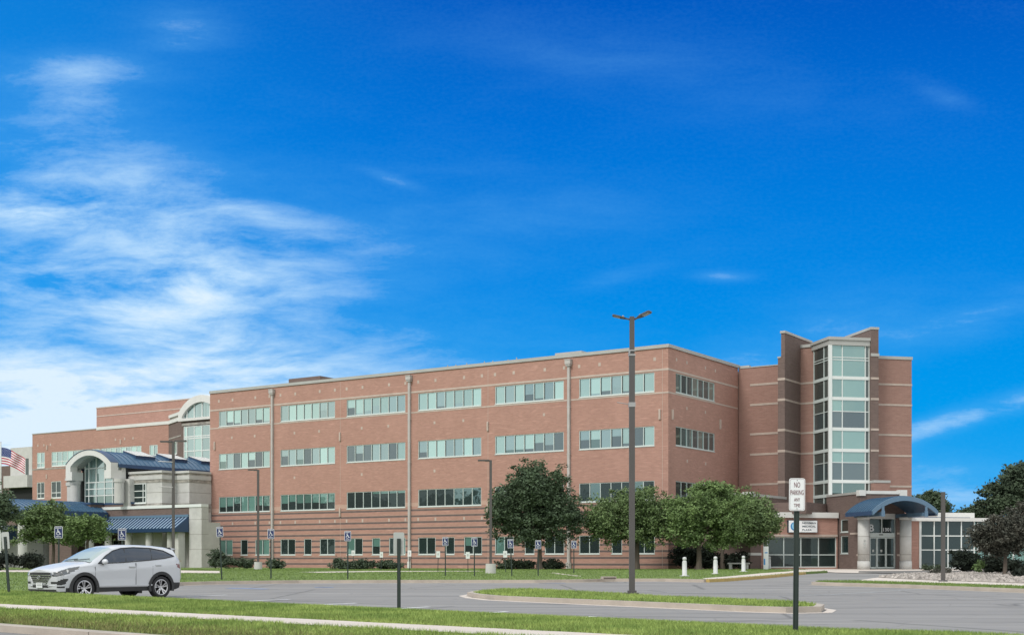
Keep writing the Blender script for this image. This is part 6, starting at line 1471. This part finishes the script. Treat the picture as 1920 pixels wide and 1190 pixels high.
# grass blades
def blades(name, xyz, h, w, m_, seed=1):
    g = np.random.default_rng(seed); n = len(xyz); a = g.random(n) * 6.283; ln = g.normal(size=(n, 2)) * .45; hh = h * (.55 + .9 * g.random(n))
    d = np.stack([np.cos(a), np.sin(a), np.zeros(n)], 1) * (w / 2); tip = xyz + np.stack([ln[:, 0] * hh, ln[:, 1] * hh, hh], 1)
    v = np.stack([xyz - d, xyz + d, tip], 1).reshape(-1, 3); me = raw_mesh(name, v, np.arange(n * 3).reshape(-1, 3), m_, 3)
    return tag(link(name, me), 'short mown grass', 'grass', kind='stuff')
def inp_np(x, y, poly):
    c = np.zeros(len(x), bool); j = len(poly) - 1
    for i in range(len(poly)):
        xi, yi, xj, yj = *poly[i], *poly[j]; t = ((yi > y) != (yj > y)) & (x < (xj - xi) * (y - yi) / (yj - yi + 1e-12) + xi); c ^= t; j = i
    return c
g = np.random.default_rng(9); NB = 900000
s_ = -52 + g.random(NB) * 62; n_ = 10.22 + g.random(NB) * 8.5; X = s_ * ES[0] + n_ * EN[0]; Y = s_ * ES[1] + n_ * EN[1]
cn = np.where(s_ < -10, 16.7, 16.7 + (s_ + 10) * .62); wig = .06 * np.sin(s_ * 2.1) + .05 * np.sin(s_ * 5.3 + 1) + .04 * np.sin(s_ * 11)
ok = (Y > 8) & (np.abs(X) < Y * .43 + .5) & (((n_ < 12.24 + wig) & (n_ > 10.22)) | ((n_ > 13.66 + wig * .5) & (n_ < cn + 1.0)))
ok &= (g.random(NB) < np.clip(26 / np.maximum(Y, 1), .35, 1))
X, Y, s_, n_ = X[ok], Y[ok], s_[ok], n_[ok]
Z = np.array([zbank(a, b) for a, b in zip(s_, n_)])
print('bank blades', len(X))
dry = (n_ < 12) & (g.random(len(n_)) < np.clip(1.15 - (n_ - 10.2) * .75, .08, .85)) | (n_ > 13.6) & (n_ < 14.6) & (g.random(len(n_)) < .12)
Q_ = np.stack([X, Y, Z - .005], 1); blades('grass', Q_[~dry], .055, .011, 'blade'); blades('grass', Q_[dry], .05, .011, 'blade_d', 2)
def lawn_blades(poly, n, h, w, seed, m_='blade_b', ymax=200):
    g = np.random.default_rng(seed); xs_ = [p[0] for p in poly]; ys = [p[1] for p in poly]
    X = min(xs_) + g.random(n) * (max(xs_) - min(xs_)); Y = min(ys) + g.random(n) * (min(ymax, max(ys)) - min(ys)); ok = inp_np(X, Y, poly) & (np.abs(X) < Y * .42); X, Y = X[ok], Y[ok]
    Z = np.minimum(np.minimum(.42 + .008 * np.maximum(0, Y - 38), .90) + .13, .93); return np.stack([X, Y, Z - .005], 1)
P_ = np.concatenate([lawn_blades(isl, 60000, 0, 0, 3), ]); blades('grass', P_, .06, .016, 'blade', 4)
P_ = lawn_blades(lawn_poly, 420000, 0, 0, 5, ymax=104); walks = [[P2(-60, 92), P2(150, 92), P2(330, 88), P2(412, 84), P2(412, 76), P2(320, 77), P2(150, 80), P2(-60, 80)], [P2(560, 80), P2(700, 84), P2(905, 84), P2(905, 82.6), P2(700, 80.4), P2(600, 77.5)], [(8.95, 60.3), (10.0, 61.8), (13.55, 69.6), (17.6, 79.6), (20.3, 84.6), (21.3, 90), (20.0, 97), (18.9, 97), (19.3, 88), (17.4, 82), (14.6, 76), (11.0, 66.5), (9.1, 62.2)]]
for wpoly in walks: P_ = P_[~inp_np(P_[:, 0], P_[:, 1], wpoly)]
print('lawn blades', len(P_)); blades('grass', P_, .055, .03, 'blade_b', 6)
P_ = lawn_blades(ri_edge + [(32, 32), (19.2, 49.2), (16.9, 54.6), (15.2, 57.6), (13.6, 57.4)], 120000, 0, 0, 8); blades('grass', P_, .06, .022, 'blade_b', 9)
# tree belt beyond the left edge of the view, seen mirrored in the lower windows
g = np.random.default_rng(77); ee = []
for i in range(26):
    t = i / 25; cx_, cy_ = -86 - 62 * t + g.normal() * 4, 20 + 95 * t + g.normal() * 4; hgt = 9.0 + g.random() * 5.5
    ee.append((cx_, cy_, .9 + hgt * .55, 4.2, 4.2, hgt * .55)) 
v, f = leaves(ee, 60000, .45, .45, 1.0, 78); o = link('tree_belt', raw_mesh('tree_belt', v, f, 'leaf_far')); tag(o, 'belt of dark trees mirrored in the lower windows', 'trees', kind='stuff')
